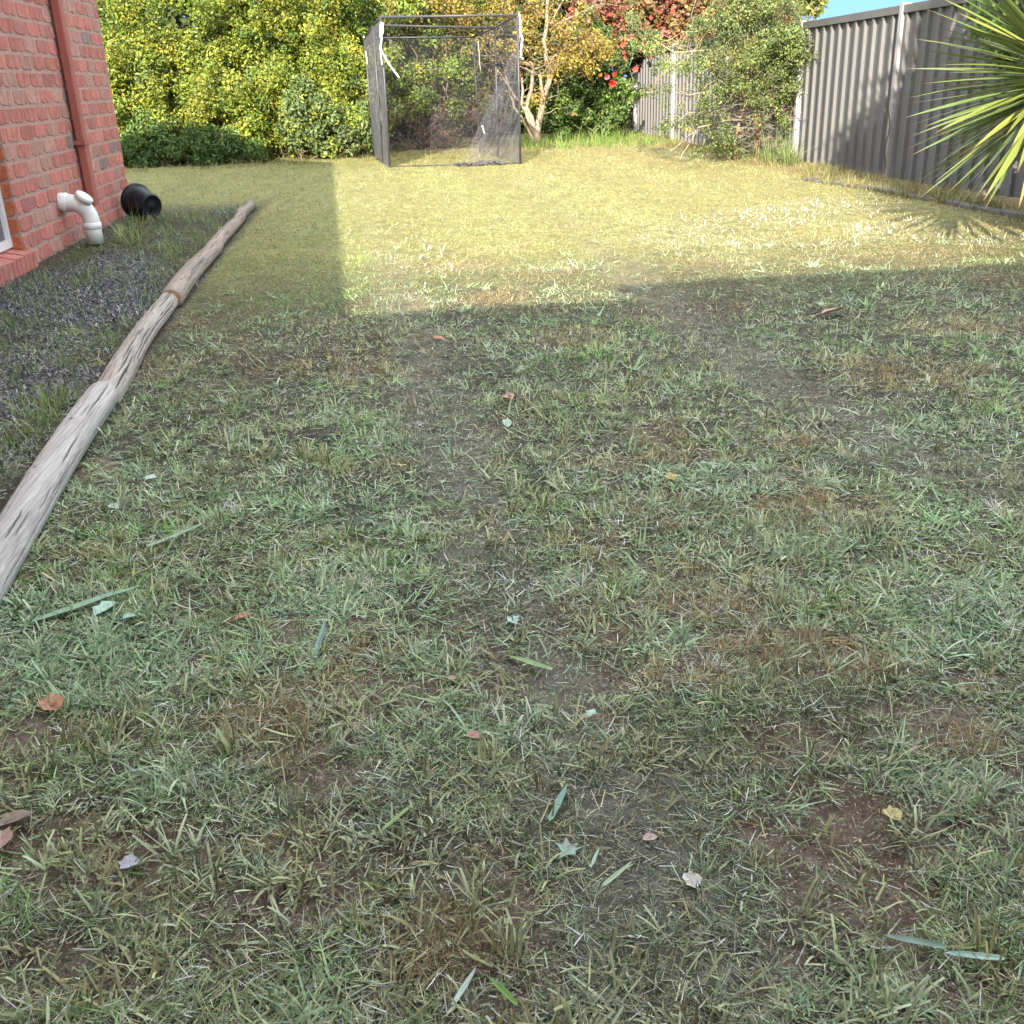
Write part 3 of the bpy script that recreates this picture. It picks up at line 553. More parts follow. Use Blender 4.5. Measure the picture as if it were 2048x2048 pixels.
# ================================================================== timber logs edging the lawn
def log(label, p0, p1, r0, r1, tone, crack, seedk, nseg=110, twist=0, n=64):
    p0 = Vector(p0); p1 = Vector(p1); o = empty('timber_log', p0.copy(), label, 'log', 'weathered logs laid end to end as lawn edging')
    ax = (p1 - p0); Ln = ax.length; ax.normalize(); s = ax.cross(Vector((0, 0, 1))).normalized(); u = s.cross(ax); m = MB(); rs = np.random.default_rng(seedk)
    vs = []; cs = []; ncr = int(crack * 75 * max(1, Ln)); cr_ = [(rs.uniform(0, 2 * math.pi), rs.uniform(-.05, Ln), rs.uniform(.06, .5), rs.uniform(.4, 1)) for _ in range(ncr)]
    knots = [(rs.uniform(.3, 2.6), rs.uniform(.1, Ln), rs.uniform(.014, .024)) for _ in range(int(Ln * 2.2))]
    tt = np.linspace(0, 1, nseg); aa = 2 * math.pi * np.arange(n) / n
    T_, A_ = np.meshgrid(tt * Ln, aa, indexing='ij')
    rad = (r0 + (r1 - r0) * T_ / Ln) * (1 + .10 * (vn(T_, A_ * 0 + seedk, .35, 3) - .5) + .07 * (fbm(np.cos(A_) * .06 + 5 + T_ * .02, np.sin(A_) * .06 + 3, .03, 6, 3) - .5))
    dep = np.zeros_like(rad)
    for (a0, t0, ln_, dp_) in cr_:
        da = np.angle(np.exp(1j * (A_ - a0 - (T_ - t0) * .15 * twist - .020 * np.sin((T_ - t0) * 22 + a0 * 7) - .05 * (vn(T_, T_ * 0 + a0, .02, 4) - .5)))) ; inside = ((T_ > t0) & (T_ < t0 + ln_))
        env = np.sin(np.clip((T_ - t0) / ln_, 0, 1) * math.pi) ** .5
        dep = np.maximum(dep, inside * env * dp_ * np.exp(-(da / (.026 + .010 * crack)) ** 2))
    for (a0, t0, kr) in knots:
        da = np.angle(np.exp(1j * (A_ - a0))) * r0; d2 = np.sqrt(da ** 2 + ((T_ - t0) * .7) ** 2); rad += .25 * kr * np.exp(-(d2 / (kr * 1.5)) ** 2); dep = np.maximum(dep, (d2 < kr * .35) * .8)
    rad -= dep * (.008 + .10 * crack * r0)
    for i, t in enumerate(tt):
        cpt = p0 + ax * (t * Ln) + s * (.010 * math.sin(t * 5 + seedk)) ; ef = 1 - .22 * math.exp(-min(t, 1 - t) * Ln / .015)
        for k in range(n):
            vs.append(cpt + (s * math.cos(aa[k]) + u * math.sin(aa[k])) * float(rad[i, k]) * ef)
    g = fbm(T_ * .25, A_ * .2, .12, 8, 3); g2_ = fbm(T_, A_ * .3, .3, 9, 2)
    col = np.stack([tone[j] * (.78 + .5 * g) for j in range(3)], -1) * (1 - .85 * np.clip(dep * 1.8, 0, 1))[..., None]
    col = col * (1 - .25 * ss(.6, .8, g2_))[..., None] + np.array((.09, .055, .035)) * (.5 * ss(.6, .8, g2_))[..., None]
    fs = [(i * n + k, i * n + (k + 1) % n, (i + 1) * n + (k + 1) % n, (i + 1) * n + k) for i in range(nseg - 1) for k in range(n)]
    m.add(vs, fs, list(map(tuple, col.reshape(-1, 3)))); m.build('trunk', M['wood'], o, True)
    for i, dr in ((0, -1), (nseg - 1, 1)):
        e = MB()
        ring = [vs[i * n + k] for k in range(n)]; cc_ = sum(ring, Vector()) / n + ax * dr * .002; ring = [q + ax * dr * .0005 for q in ring]
        e.add(ring + [cc_], [(k, (k + 1) % n, n) if dr < 0 else ((k + 1) % n, k, n) for k in range(n)])
        e.build('cut_end', M['cut'], o)
GREYW = (.36, .335, .32)
log('thick pale grey log nearest the viewer, smooth with a few splits', (-.828, 1.35, .034), (-.95, 3.43, .036), .044, .049, GREYW, .34, 1, 420, 0, 150)
log('deeply cracked thin log second from the viewer, split along its length', (-.958, 3.41, .022), (-1.035, 5.08, .030), .049, .044, (.33, .295, .265), 1.0, 2, 300, 0, 130)
log('brownish grey log in the middle of the row, clean sawn near end', (-1.015, 5.06, .042), (-1.055, 6.86, .040), .055, .047, (.27, .225, .195), .5, 3, 200, 0, 90)
log('rough brown log beyond the middle one, beside the pot', (-1.05, 6.90, .036), (-1.085, 8.55, .034), .046, .040, (.27, .22, .19), .8, 4, 90)
log('short farthest log of the row, ending level with the house corner', (-1.09, 8.58, .032), (-1.10, 9.55, .028), .043, .030, (.24, .20, .18), .8, 5, 60)

# ================================================================== side fence
fence = empty('metal_fence', (4.7, 9.45, 0), 'dark grey ribbed steel fence with pale posts along the right side', 'fence')
FX = 4.70
posts = [(4.8, .10, 1.50), (7.1, .08, 1.465), (9.45, .02, 1.43), (11.72, -.04, 1.405), (14.2, -.10, 1.38), (16.83, -.12, 1.345), (19.3, -.08, 1.275)]
for i in range(len(posts) - 1):
    (ya, za, ta), (yb, zb, tb) = posts[i], posts[i + 1]; m = MB(); y = ya + .03; prof = []
    while y < yb - .03:
        for dy, dx in ((0, 0), (.130, 0), (.137, -.030), (.172, -.030), (.179, 0)):
            if y + dy < yb - .03: prof.append((y + dy, dx))
        y += .19
    vs = []; fs = []
    for th in (0, .006):
        for (y, dx) in prof:
            f_ = (y - ya) / (yb - ya); xx = FX + dx + th
            vs += [(xx, y, za + (zb - za) * f_ - .06), (xx, y, ta + (tb - ta) * f_ - .04)]
    np_ = len(prof)
    for k in range(np_ - 1): fs += [(2 * k, 2 * k + 1, 2 * k + 3, 2 * k + 2), (2 * np_ + 2 * k + 2, 2 * np_ + 2 * k + 3, 2 * np_ + 2 * k + 1, 2 * np_ + 2 * k)]
    m.add(vs, fs); m.build('panel', M['steel'], fence)
    m = MB(); a = (FX - .04, ya + .028, ta - .07); x0, x1 = FX - .038, FX + .045
    v = [(x0, ya + .028, ta - .065), (x1, ya + .028, ta - .065), (x1, yb - .028, tb - .065), (x0, yb - .028, tb - .065), (x0, ya + .028, ta), (x1, ya + .028, ta), (x1, yb - .028, tb), (x0, yb - .028, tb)]
    m.add(v, [(0, 3, 2, 1), (4, 5, 6, 7), (0, 1, 5, 4), (1, 2, 6, 5), (2, 3, 7, 6), (3, 0, 4, 7)]); m.build('top_rail', M['steel'], fence)
for (y, z0, z1) in posts:
    m = MB(); m.box((FX - .050, y - .026, z0 - .2), (FX - .002, y - .004, z1 + .02)); m.box((FX - .050, y + .004, z0 - .2), (FX - .002, y + .026, z1 + .02)); m.box((FX - .030, y - .004, z0 - .2), (FX + .05, y + .004, z1 + .018))
    m.build('post', M['post'], fence)
# creeper stem on the near post, and edging pieces in front of the fence
m = MB(); pts = [(FX - .07 + .012 * math.sin(k * 1.3), 9.42 + .014 * math.sin(k * .9), .02 + k * .07) for k in range(10)]
m.tube(pts, [.009 - .0006 * k for k in range(10)], 6, (.10, .085, .05))
vine = m.build('climbing_vine', M['bark']); tag(vine, 'thin climbing vine creeping up the right-hand fence post', 'vine')
epts = [gnd(*q) for q in ((1610, 362), (1700, 374), (1792, 388), (1880, 404), (1955, 418), (2060, 436), (2160, 452))]
elab = ['far end piece of the grey timber edging, beside the shrub', 'second piece of grey edging from the shrub, in shade', 'middle piece of grey edging in front of the fence post', 'piece of grey edging just behind the yucca leaf tips',
        'near piece of grey edging below the lowest yucca leaves', 'nearest piece of grey edging, at the right edge of the picture']
for i in range(6):
    (xa, ya), (xb, yb) = epts[i], epts[i + 1]; m = MB(); k_ = 5; dx, dy = xb - xa, yb - ya; ln_ = math.hypot(dx, dy); nxv, nyv = -dy / ln_ * .035, dx / ln_ * .035; vs = []; fs = []
    for j in range(k_ + 1):
        t = .01 + .98 * j / k_; zt = .030 + random.uniform(-.008, .008)
        cxx, cyy = xa + dx * t, ya + dy * t
        vs += [(cxx - nxv, cyy - nyv, -.03), (cxx - nxv, cyy - nyv, zt - .01), (cxx - nxv * .6, cyy - nyv * .6, zt), (cxx + nxv * .6, cyy + nyv * .6, zt), (cxx + nxv, cyy + nyv, zt - .01), (cxx + nxv, cyy + nyv, -.03)]
    for j in range(k_):
        for q in range(5): fs.append((6 * j + q, 6 * j + q + 1, 6 * j + 7 + q, 6 * j + 6 + q))
    fs += [tuple(range(6))[::-1], tuple(6 * k_ + q for q in range(6))]
    m.add(vs, fs); tag(m.build('edging_piece', M['concrete']), elab[i], 'garden edging', 'grey edging pieces in front of the fence')

# ================================================================== net cage
cage = empty('net_cage', (.95, 13.3, 0), 'black framed practice cage with dark netting and white ties', 'net cage')
FL0, FL1 = Vector((.165, 13.3, 0)), Vector((.19, 13.3, 1.66)); FR0, FR1 = Vector((1.735, 12.98, 0)), Vector((1.75, 12.98, 1.625))
YB = 15.3
BL0, BL1 = at_y(750, 316, YB), at_y(729, 76, YB); BR0, BR1 = at_y(960, 303, YB), at_y(946, 74, YB); BL0.z = BR0.z = .0
MR0, MR1 = at_y(996, 312, 14.15), at_y(990, 56, 14.15); MR0.z = 0; ML0, ML1 = FL0.lerp(BL0, .42), FL1.lerp(BL1, .42); ML1.z = 1.62
def pole(a, b, r=.013): m = MB(); m.tube([a, b], r, 10); m.build('pole', M['pole'], cage, True)
for a, b in ((FL0, FL1), (FR0, FR1), (BL0, BL1), (BR0, BR1), (MR0, MR1), (ML0, ML1), (FL1, FR1), (BL1, BR1), (ML1, MR1), (FL1, ML1), (ML1, BL1), (FR1, MR1), (MR1, BR1), (FL0, BL0)): pole(a, b)
pole(FL0 + Vector((0, 0, .012)), FR0 + Vector((0, 0, .012)), .007)
def net(a, b, c_, d, name='net_panel', n=14, sag=.02, seed=0, mat='net'):
    """a,b bottom edge; d,c top edge"""
    rs = np.random.default_rng(seed); w0 = (b - a).length; h0 = (d - a).length; nn = (b - a).cross(d - a).normalized(); vs = []; fs = []; uv = []
    for i in range(n + 1):
        for j in range(n + 1):
            s, t = i / n, j / n; p_ = a.lerp(b, s).lerp(d.lerp(c_, s), t); env = math.sin(s * math.pi) * math.sin(t * math.pi)
            vs.append(p_ + nn * sag * (env + .6 * env * float(rs.normal()))); uv.append((s * w0, t * h0))
    fs = [(i * (n + 1) + j, (i + 1) * (n + 1) + j, (i + 1) * (n + 1) + j + 1, i * (n + 1) + j + 1) for i in range(n) for j in range(n)]
    me = bpy.data.meshes.new(name); me.from_pydata(vs, [], fs); ul = me.uv_layers.new(name='UVMap')
    for lp in me.loops: ul.data[lp.index].uv = uv[lp.vertex_index]
    return link(name, me, M[mat], cage)
net(FL0, BL0, BL1, FL1, seed=1, mat='net_side'); net(BL0, BR0, BR1, BL1, seed=2, sag=.015, mat='net_back'); net(FR0, BR0, BR1, FR1, seed=3, sag=.03, mat='net_mid'); net(FL1, FR1, BR1, BL1, seed=5, sag=-.03, mat='net_mid')
# front curtain: pulled towards the right and bunched on the ground
m_a, m_b = at_y(925, 326, 13.08), at_y(1022, 110, 13.02); m_a.z = .03
net(m_a, FR0 + Vector((0, .02, 0)), FR1 + Vector((0, .02, -.35)), m_b, 'net_curtain', seed=6, sag=.08)
net(m_a + Vector((.1, .06, 0)), FR0 + Vector((-.03, .06, 0)), FR1 + Vector((-.02, .05, -.6)), m_b + Vector((0, .05, -.1)), 'net_curtain', seed=7, sag=.1)
m = MB()
for k in range(9):
    x0 = .90 + .065 * k; pts = [(x0 + random.uniform(-.04, .04) + .035 * q, 12.95 + random.uniform(-.03, .05), .015 + random.uniform(0, .04) * math.sin(q)) for q in range(5)]
    m.tube(pts, [.006, .016, .020, .014, .005], 6)
m.build('bunched_net', M['pole'], cage, True)
def rope(pix, Y, r=.011):
    pts = [at_y(680 + a / 4.391, b / 4.391, Y) for a, b in pix]; P2 = []
    for i in range(len(pts) - 1):
        for t in (0, .33, .66): q = pts[i].lerp(pts[i + 1], t); P2.append(q + Vector((random.uniform(-.006, .006), 0, 0)))
    P2.append(pts[-1]); m = MB(); m.tube(P2, [r * (1 if k % 2 else .82) for k in range(len(P2))], 7); m.build('tie_rope', M['rope'], cage, True)
rope([(362, 330), (352, 250), (360, 200), (378, 205), (376, 270), (362, 340), (356, 430), (370, 450), (410, 530), (470, 620), (520, 685)], 13.24)
rope([(358, 430), (362, 520), (372, 570)], 13.24, .008)
rope([(1572, 120), (1590, 200), (1582, 280), (1602, 350), (1592, 420), (1588, 500), (1608, 522)], 12.93)
rope([(205, 328), (232, 318)], 15.2, .012); rope([(228, 450), (232, 520), (242, 565)], 15.0, .008); rope([(1215, 360), (1222, 500), (1235, 640)], 15.2, .007); rope([(1250, 1100), (1258, 1140), (1272, 1175)], 14.6, .010)

# ================================================================== foliage helpers
def leaf_cloud(clumps, nleaf, size, cols, wts, spread, up=.35, yb=None, asp=.55):
    """clumps: (n,4) centre + radius.  Each leaf is a small folded blade."""
    cl = np.asarray(clumps, float); w_ = cl[:, 3] ** 2; w_ /= w_.sum(); idx = rng.choice(len(cl), nleaf, p=w_)
    d = rng.normal(0, 1, (nleaf, 3)); d /= np.linalg.norm(d, axis=1)[:, None]; rr = rng.random(nleaf) ** .45
    P_ = cl[idx, :3] + d * (rr * cl[idx, 3])[:, None] * spread
    N_ = d * .7 + rng.normal(0, .6, (nleaf, 3)) + np.array((0, -.25, up)); N_ /= np.linalg.norm(N_, axis=1)[:, None]
    a = rng.normal(0, 1, (nleaf, 3)); a -= (a * N_).sum(1)[:, None] * N_; a /= np.linalg.norm(a, axis=1)[:, None]; b = np.cross(N_, a)
    s = size * (.5 + rng.random(nleaf)); wd = s * asp * (.7 + .5 * rng.random(nleaf))
    V = np.stack([P_ - a * s[:, None] * .5, P_ + b * wd[:, None] * .5 + N_ * (s * .12)[:, None], P_ + a * s[:, None] * .5, P_ - b * wd[:, None] * .5 + N_ * (s * .12)[:, None]], 1)
    F = (np.arange(nleaf)[:, None, None] * 4 + np.array([[0, 1, 2], [0, 2, 3]])[None]).reshape(-1, 3)
    ct = rng.random((len(cl), 1)) ** 1.2 * .5 + .75; cols = np.array(cols); pick = rng.choice(len(cols), nleaf, p=np.array(wts) / sum(wts))
    clp = rng.choice(len(cols), len(cl), p=np.array(wts) / sum(wts)); use = rng.random(nleaf) < .5; pick = np.where(use, clp[idx], pick)
    cc = cols[pick] * ct[idx] * (.7 + .6 * rng.random(nleaf))[:, None]
    return V.reshape(-1, 3), F, np.repeat(cc, 4, 0)
def clumps_in(blobs_, n, r, shell=.55, front=None):
    out = []; vol = np.array([b[3] * b[4] * b[5] for b in blobs_]) ** .67; vol = vol / vol.sum()
    for b, k in zip(blobs_, rng.multinomial(n, vol)):
        for _ in range(k):
            d = rng.normal(0, 1, 3); d /= np.linalg.norm(d); q = shell + (1 - shell) * rng.random() ** .7; q *= 1 + .12 * rng.normal()
            pnt = (b[0] + d[0] * b[3] * q, b[1] + d[1] * b[4] * q, max(.03, b[2] + d[2] * b[5] * q)); out.append((*pnt, r * (.5 + rng.random())))
    return out
def limb(mb, a, b, r0, r1, wob, c, n=6, k=7):
    a = Vector(a); b = Vector(b); pts = []; L_ = (b - a).length
    for i in range(k):
        t = i / (k - 1); e = math.sin(t * math.pi) if i not in (0, k - 1) else 0
        pts.append(a.lerp(b, t) + Vector((random.gauss(0, 1), random.gauss(0, 1), random.gauss(0, .6))) * wob * L_ * (.3 + e) * (0 if i == 0 else 1))
    mb.tube(pts, [r0 + (r1 - r0) * i / (k - 1) for i in range(k)], n, c); return pts
def bush(name, label, cat, base, blobs_, ncl, clr, nleaf, size, cols, wts, stems=8, stemcol=(.12, .09, .06), spread=1., shell=.5, asp=.55, group=None, stem_r=.018):
    o = empty(name, base, label, cat, group); cl = clumps_in(blobs_, ncl, clr, shell)
    V, F, c = leaf_cloud(cl, nleaf, size, cols, wts, spread, asp=asp); npmesh('foliage', V, F, c, M['leaf'], o)
    m = MB()
    for k in range(stems):
        t = random.choice(cl); b_ = Vector(base) + Vector((random.uniform(-.2, .2), random.uniform(-.15, .15), -.05)); e = Vector(t[:3]); pts = limb(m, b_, e, stem_r, stem_r * .3, .06, stemcol)
        for _ in range(3): s_ = random.choice(pts[2:]); t2 = min(random.sample(cl, min(12, len(cl))), key=lambda q: (Vector(q[:3]) - s_).length); limb(m, s_, t2[:3], stem_r * .45, stem_r * .12, .08, stemcol, 5, 5)
    m.build('stems', M['bark'], o, True); return o
YG = [(.235, .265, .034), (.165, .23, .035), (.095, .16, .03), (.30, .285, .035), (.34, .26, .03), (.06, .105, .03)]
G2 = [(.11, .19, .04), (.07, .13, .035), (.16, .23, .05), (.05, .08, .03)]
bush('hedge_bush', 'tall yellow green bush right behind the house corner', 'bush', (-3.1, 16.2, 0), [(-3.9, 16.3, 1.2, 1.2, .9, 1.3), (-2.6, 16.4, 1.9, 1.0, 1.0, 1.3), (-3.0, 16.1, .9, 1.0, .7, .8)], 420, .17, 95000, .044, YG, [6, 5, 3, 1.2, .35, 1.2], 14, group='hedge bushes along the back')
bush('hedge_bush', 'bright yellow green bush in the middle of the hedge, left of the cage', 'bush', (-1.2, 16.2, 0), [(-1.3, 16.3, 1.3, 1.1, .95, 1.3), (-.7, 16.2, .8, .9, .8, .85), (-1.9, 16.0, .8, .8, .7, .8), (-1.0, 16.6, 2.3, 1.2, .9, .9)], 480, .16, 110000, .043, YG, [7, 5, 2, 1.6, .4, .8], 14, group='hedge bushes along the back')
bush('hedge_bush', 'green bush standing directly behind the net cage', 'bush', (.9, 17.0, 0), [(.5, 17.0, 1.5, .8, .8, 1.0), (1.4, 17.2, 1.7, .7, .7, .8), (1.2, 17.0, .75, .5, .5, .45), (.3, 16.7, .9, .5, .5, .7), (.9, 17.3, 2.5, 1.0, .8, .8)], 260, .16, 50000, .046, YG + [(.06, .10, .04)], [2, 5, 4, 1.2, .6, 1, 2], 16, (.14, .10, .08), group='hedge bushes along the back')
bush('hedge_bush', 'grey green leafy bush low beside the cage in front of the yellow hedge', 'bush', (-.9, 15.5, 0), [(-.95, 15.55, .55, .45, .35, .55), (-.5, 15.5, .3, .5, .3, .3), (-.1, 15.8, .6, .35, .35, .5)], 110, .12, 16000, .05, [(.11, .16, .06), (.15, .20, .08), (.08, .13, .04), (.20, .23, .04)], [3, 2, 2, 2], 8)
bush('low_bush', 'dark green low shrub spreading at the foot of the hedge by the house', 'bush', (-2.7, 15.3, 0), [(-3.2, 15.4, .3, .6, .4, .42), (-2.4, 15.3, .2, .7, .35, .3), (-1.75, 15.3, .12, .45, .25, .2)], 110, .11, 20000, .042, [(.06, .12, .03), (.09, .16, .035), (.13, .19, .035)], [3, 3, 1], 6)
bush('undergrowth_bush', 'brown half bare undergrowth low down behind the net cage', 'bush', (.6, 16.9, 0), [(.2, 16.9, .35, .7, .4, .45), (.8, 17.1, .7, .6, .4, .55), (1.4, 16.9, .3, .6, .4, .35)], 60, .15, 5200, .045, [(.16, .10, .07), (.10, .075, .06), (.10, .12, .05), (.24, .12, .07)], [3, 3, 1.5, 1], 26, (.15, .11, .10), stem_r=.010)
# tall evergreens farther back close the gaps
for lab, (bx, by), bl in (('dark tree filling the gap between the cage and the red tree', (2.0, 21.0), [(2.0, 21.0, 2.2, 1.7, .9, 2.4)]), ('tall dark tree rising behind the left part of the hedge', (-3.5, 19.5), [(-4.5, 19.5, 1.8, 2.4, 1.2, 2.4)]), ('tall dark tree rising behind the hedge beside the cage', (-.2, 20), [(0, 20, 1.9, 2.3, 1.1, 2.3)]), ('dark tree in deep shade behind the bare limbed tree', (3.2, 20.6), [(3.2, 20.6, 1.6, 1.8, .9, 2.3), (5.3, 21.2, 2.6, 1.5, .9, 1.5)])):
    bush('background_tree', lab, 'tree', (bx, by, 0), bl, 260, .40, 48000, .12, [(.035, .06, .018), (.055, .09, .02), (.09, .12, .025)], [3, 2, 1], 9, (.06, .045, .035), stem_r=.06, group='dark trees behind the hedge')
# ---------------------------------------------------------------- bare limbed small tree with yellow leaves
tb = at_y(1072, 284, 16.6); tb.z = 0
tree = empty('yellow_leaved_tree', tb, 'small tree with pale bare limbs and yellow leaves right of the cage', 'tree')
m = MB(); BK = (.27, .21, .165); YT = 16.6
def tp(x, y, dY=0): return at_y(x, y, YT + dY)
def limb_px(px, r0, r1, dY=0):
    pts = [tp(a, b, dY * i / (len(px) - 1)) for i, (a, b) in enumerate(px)]; P2 = []
    for i in range(len(pts) - 1):
        for t in (0, .5): P2.append(pts[i].lerp(pts[i + 1], t) + Vector((random.gauss(0, .006), random.gauss(0, .02), 0)))
    P2.append(pts[-1]); k = len(P2); m.tube(P2, [r0 + (r1 - r0) * i / (k - 1) for i in range(k)], 8, BK); return P2
ends = []
for px, r0, r1, dY in (
    ([(1072, 292), (1074, 262), (1082, 230), (1086, 200), (1097, 165), (1103, 145), (1092, 115), (1088, 80), (1094, 40), (1096, 0), (1100, -60)], .055, .020, -.2),
    ([(1072, 270), (1062, 235), (1052, 215), (1062, 180), (1066, 140), (1062, 120), (1045, 90), (1030, 40), (1010, -10)], .040, .014, .3),
    ([(1066, 262), (1052, 225), (1044, 212), (1046, 180), (1044, 155)], .026, .016, .1), ([(1082, 225), (1084, 190), (1080, 150)], .028, .020, -.1),
    ([(1070, 285), (1058, 262), (1046, 240), (1030, 215), (1020, 190), (1012, 150), (1000, 110)], .026, .010, .3),
    ([(1066, 138), (1075, 137), (1088, 132), (1100, 118)], .014, .010, 0), ([(1103, 145), (1118, 128), (1132, 118), (1150, 108), (1160, 116)], .014, .006, .2),
    ([(1088, 80), (1110, 50), (1140, 36), (1175, 18), (1190, 10)], .014, .005, .2), ([(1062, 130), (1040, 120), (1020, 118), (1005, 118), (985, 112), (960, 112)], .012, .005, 0),
    ([(1044, 212), (1030, 190), (1012, 165), (990, 130), (965, 96)], .014, .005, .2), ([(1030, 40), (1000, 60), (975, 70)], .010, .004, .2), ([(1092, 40), (1060, 10), (1040, -20)], .012, .005, 0),
    ([(1094, 60), (1120, 10), (1150, -30)], .012, .005, 0), ([(1048, 92), (1020, 78), (995, 84), (970, 80)], .010, .004, .1)):
    ends.append(limb_px(px, r0, r1, dY))
for _ in range(110):
    s_ = random.choice(random.choice(ends)[4:] or [tp(1090, 60)]); d = Vector((random.gauss(0, .35), random.gauss(0, .3), random.uniform(-.1, .45))); limb(m, s_, s_ + d, .006, .002, .07, BK, 5, 5)
m.build('trunk', M['bark'], tree, True)
cl = []
for (cx, cy, rx, ry, n_) in ((960, 20, 110, 34, 60), (1090, 30, 90, 50, 46), (1140, 95, 60, 26, 40), (1170, 110, 50, 24, 34), (1020, 90, 40, 40, 20), (940, 75, 40, 40, 18), (1065, 190, 14, 14, 5), (1190, 90, 30, 18, 16), (1000, -30, 160, 30, 60), (985, 150, 40, 40, 12), (1130, 130, 60, 16, 20)):
    for _ in range(n_): q = tp(cx + random.gauss(0, rx * .6), cy + random.gauss(0, ry * .6), random.gauss(0, .35)); cl.append((*q, random.uniform(.06, .16)))
V, F, c = leaf_cloud(cl, 14500, .043, [(.28, .205, .045), (.23, .16, .05), (.32, .27, .035), (.15, .135, .04), (.20, .12, .06)], [4, 3, 3, 2, 2], 1.1); npmesh('crown', V, F, c, M['leaf'], tree)
# ---------------------------------------------------------------- red leaved tree
rt = empty('red_leaved_tree', (4.2, 18.9, 0), 'tree with coppery red autumn leaves above the far end of the fence', 'tree')
cl = []
for (cx, cy, rx, ry, n_) in ((1230, 50, 70, 46, 46), (1320, 30, 90, 36, 60), (1420, 20, 70, 40, 40), (1290, 80, 60, 26, 26), (1500, 0, 70, 46, 46), (1180, 30, 40, 40, 18), (1240, 96, 40, 20, 14), (1560, 30, 24, 22, 12), (1350, -40, 200, 30, 80), (1380, 80, 50, 10, 8)):
    for _ in range(n_): q = at_y(cx + random.gauss(0, rx * .55), cy + random.gauss(0, ry * .55), 18.9 + random.gauss(0, .5)); cl.append((*q, random.uniform(.10, .22)))
V, F, c = leaf_cloud(cl, 19000, .075, [(.24, .065, .04), (.28, .13, .075), (.20, .12, .05), (.11, .07, .035), (.33, .08, .07), (.15, .15, .05)], [3, 3, 3, 2, 1.2, 2], 1.1, asp=.8); npmesh('crown', V, F, c, M['leaf'], rt)
m = MB(); tr_ = limb(m, (4.2, 18.9, -.05), (4.3, 19.0, 1.4), .08, .06, .02, (.10, .075, .06), 8)
for _ in range(26): limb(m, tr_[-1] - Vector((0, 0, random.uniform(0, .5))), random.choice(cl)[:3], .03, .006, .07, (.10, .075, .06), 5)
m.build('trunk', M['bark'], rt, True)
# ---------------------------------------------------------------- rose bush
rb = bush('rose_bush', 'green rose bush with a few red and pink blooms, left of the far fence post', 'bush', (3.5, 17.5, 0), [(3.0, 17.5, .9, .55, .4, .7), (3.6, 17.5, 1.0, .6, .4, .8), (3.9, 17.7, .6, .5, .4, .45), (2.9, 17.3, .45, .5, .35, .4)], 170, .12, 22000, .05, G2, [3, 3, 2, 1], 10, (.10, .13, .05))
for (px, py, r_, cc) in ((1224, 167, .06, (.75, .05, .03)), (1213, 154, .045, (.75, .18, .22)), (1228, 149, .035, (.8, .10, .04)), (1270, 139, .045, (.8, .10, .07)), (1245, 89, .04, (.8, .08, .04)), (1176, 41, .04, (.8, .25, .22)), (1200, 150, .03, (.8, .2, .05)), (1145, 228, .025, (.8, .2, .05))):
    fm = MB(); c0 = at_y(px, py, 17.0)
    for k in range(9):
        a = k * 2.4; rr = r_ * (.25 + .08 * k); tdir = Vector((math.cos(a), -.6, math.sin(a))); e1 = Vector((-math.sin(a), 0, math.cos(a))) * r_ * .42; pp = c0 + Vector((math.cos(a), 0, math.sin(a))) * rr * .3
        fm.add([pp - e1 * .4, pp + tdir * r_ * .5 - e1, pp + tdir * r_ * .9, pp + tdir * r_ * .5 + e1, pp + e1 * .4], [(0, 1, 2), (0, 2, 4), (4, 2, 3)], [tuple(q * random.uniform(.8, 1.1) for q in cc)] * 5)
    fm.build('bloom', M['leaf'], rb)
# ---------------------------------------------------------------- fine leaved shrub in front of the fence
SY = 12.0; sb = at_y(1515, 318, SY); sb.z = 0
sh = empty('wild_shrub', sb, 'tall fine leaved shrub with bare grey twigs and a reddish trunk before the fence', 'shrub')
m = MB(); RB = (.20, .085, .06); GT = (.25, .21, .18)
def sp_(x, y, d=0): return at_y(x, y, SY + d)
def spath(px, r0, r1, col, d=0, n=7):
    pts = [sp_(a, b, d * i / max(1, len(px) - 1)) for i, (a, b) in enumerate(px)]; P2 = []
    for i in range(len(pts) - 1):
        for t in (0, .33, .66): P2.append(pts[i].lerp(pts[i + 1], t) + Vector((random.gauss(0, .006), random.gauss(0, .012), random.gauss(0, .003))))
    P2.append(pts[-1]); k = len(P2); m.tube(P2, [r0 + (r1 - r0) * i / (k - 1) for i in range(k)], n, col); return P2
tr1 = spath([(1513, 326), (1515, 290), (1512, 250), (1508, 200), (1508, 120), (1500, 60), (1495, 0), (1490, -60)], .034, .014, RB)
tr2 = spath([(1470, 318), (1468, 290), (1475, 250), (1490, 200), (1480, 160), (1470, 125)], .016, .010, (.28, .17, .12), -.1)
tr3 = spath([(1490, 170), (1478, 145), (1470, 125)], .014, .012, (.36, .36, .16), -.2); tr4 = spath([(1508, 230), (1540, 190), (1560, 140), (1570, 80)], .014, .006, GT)
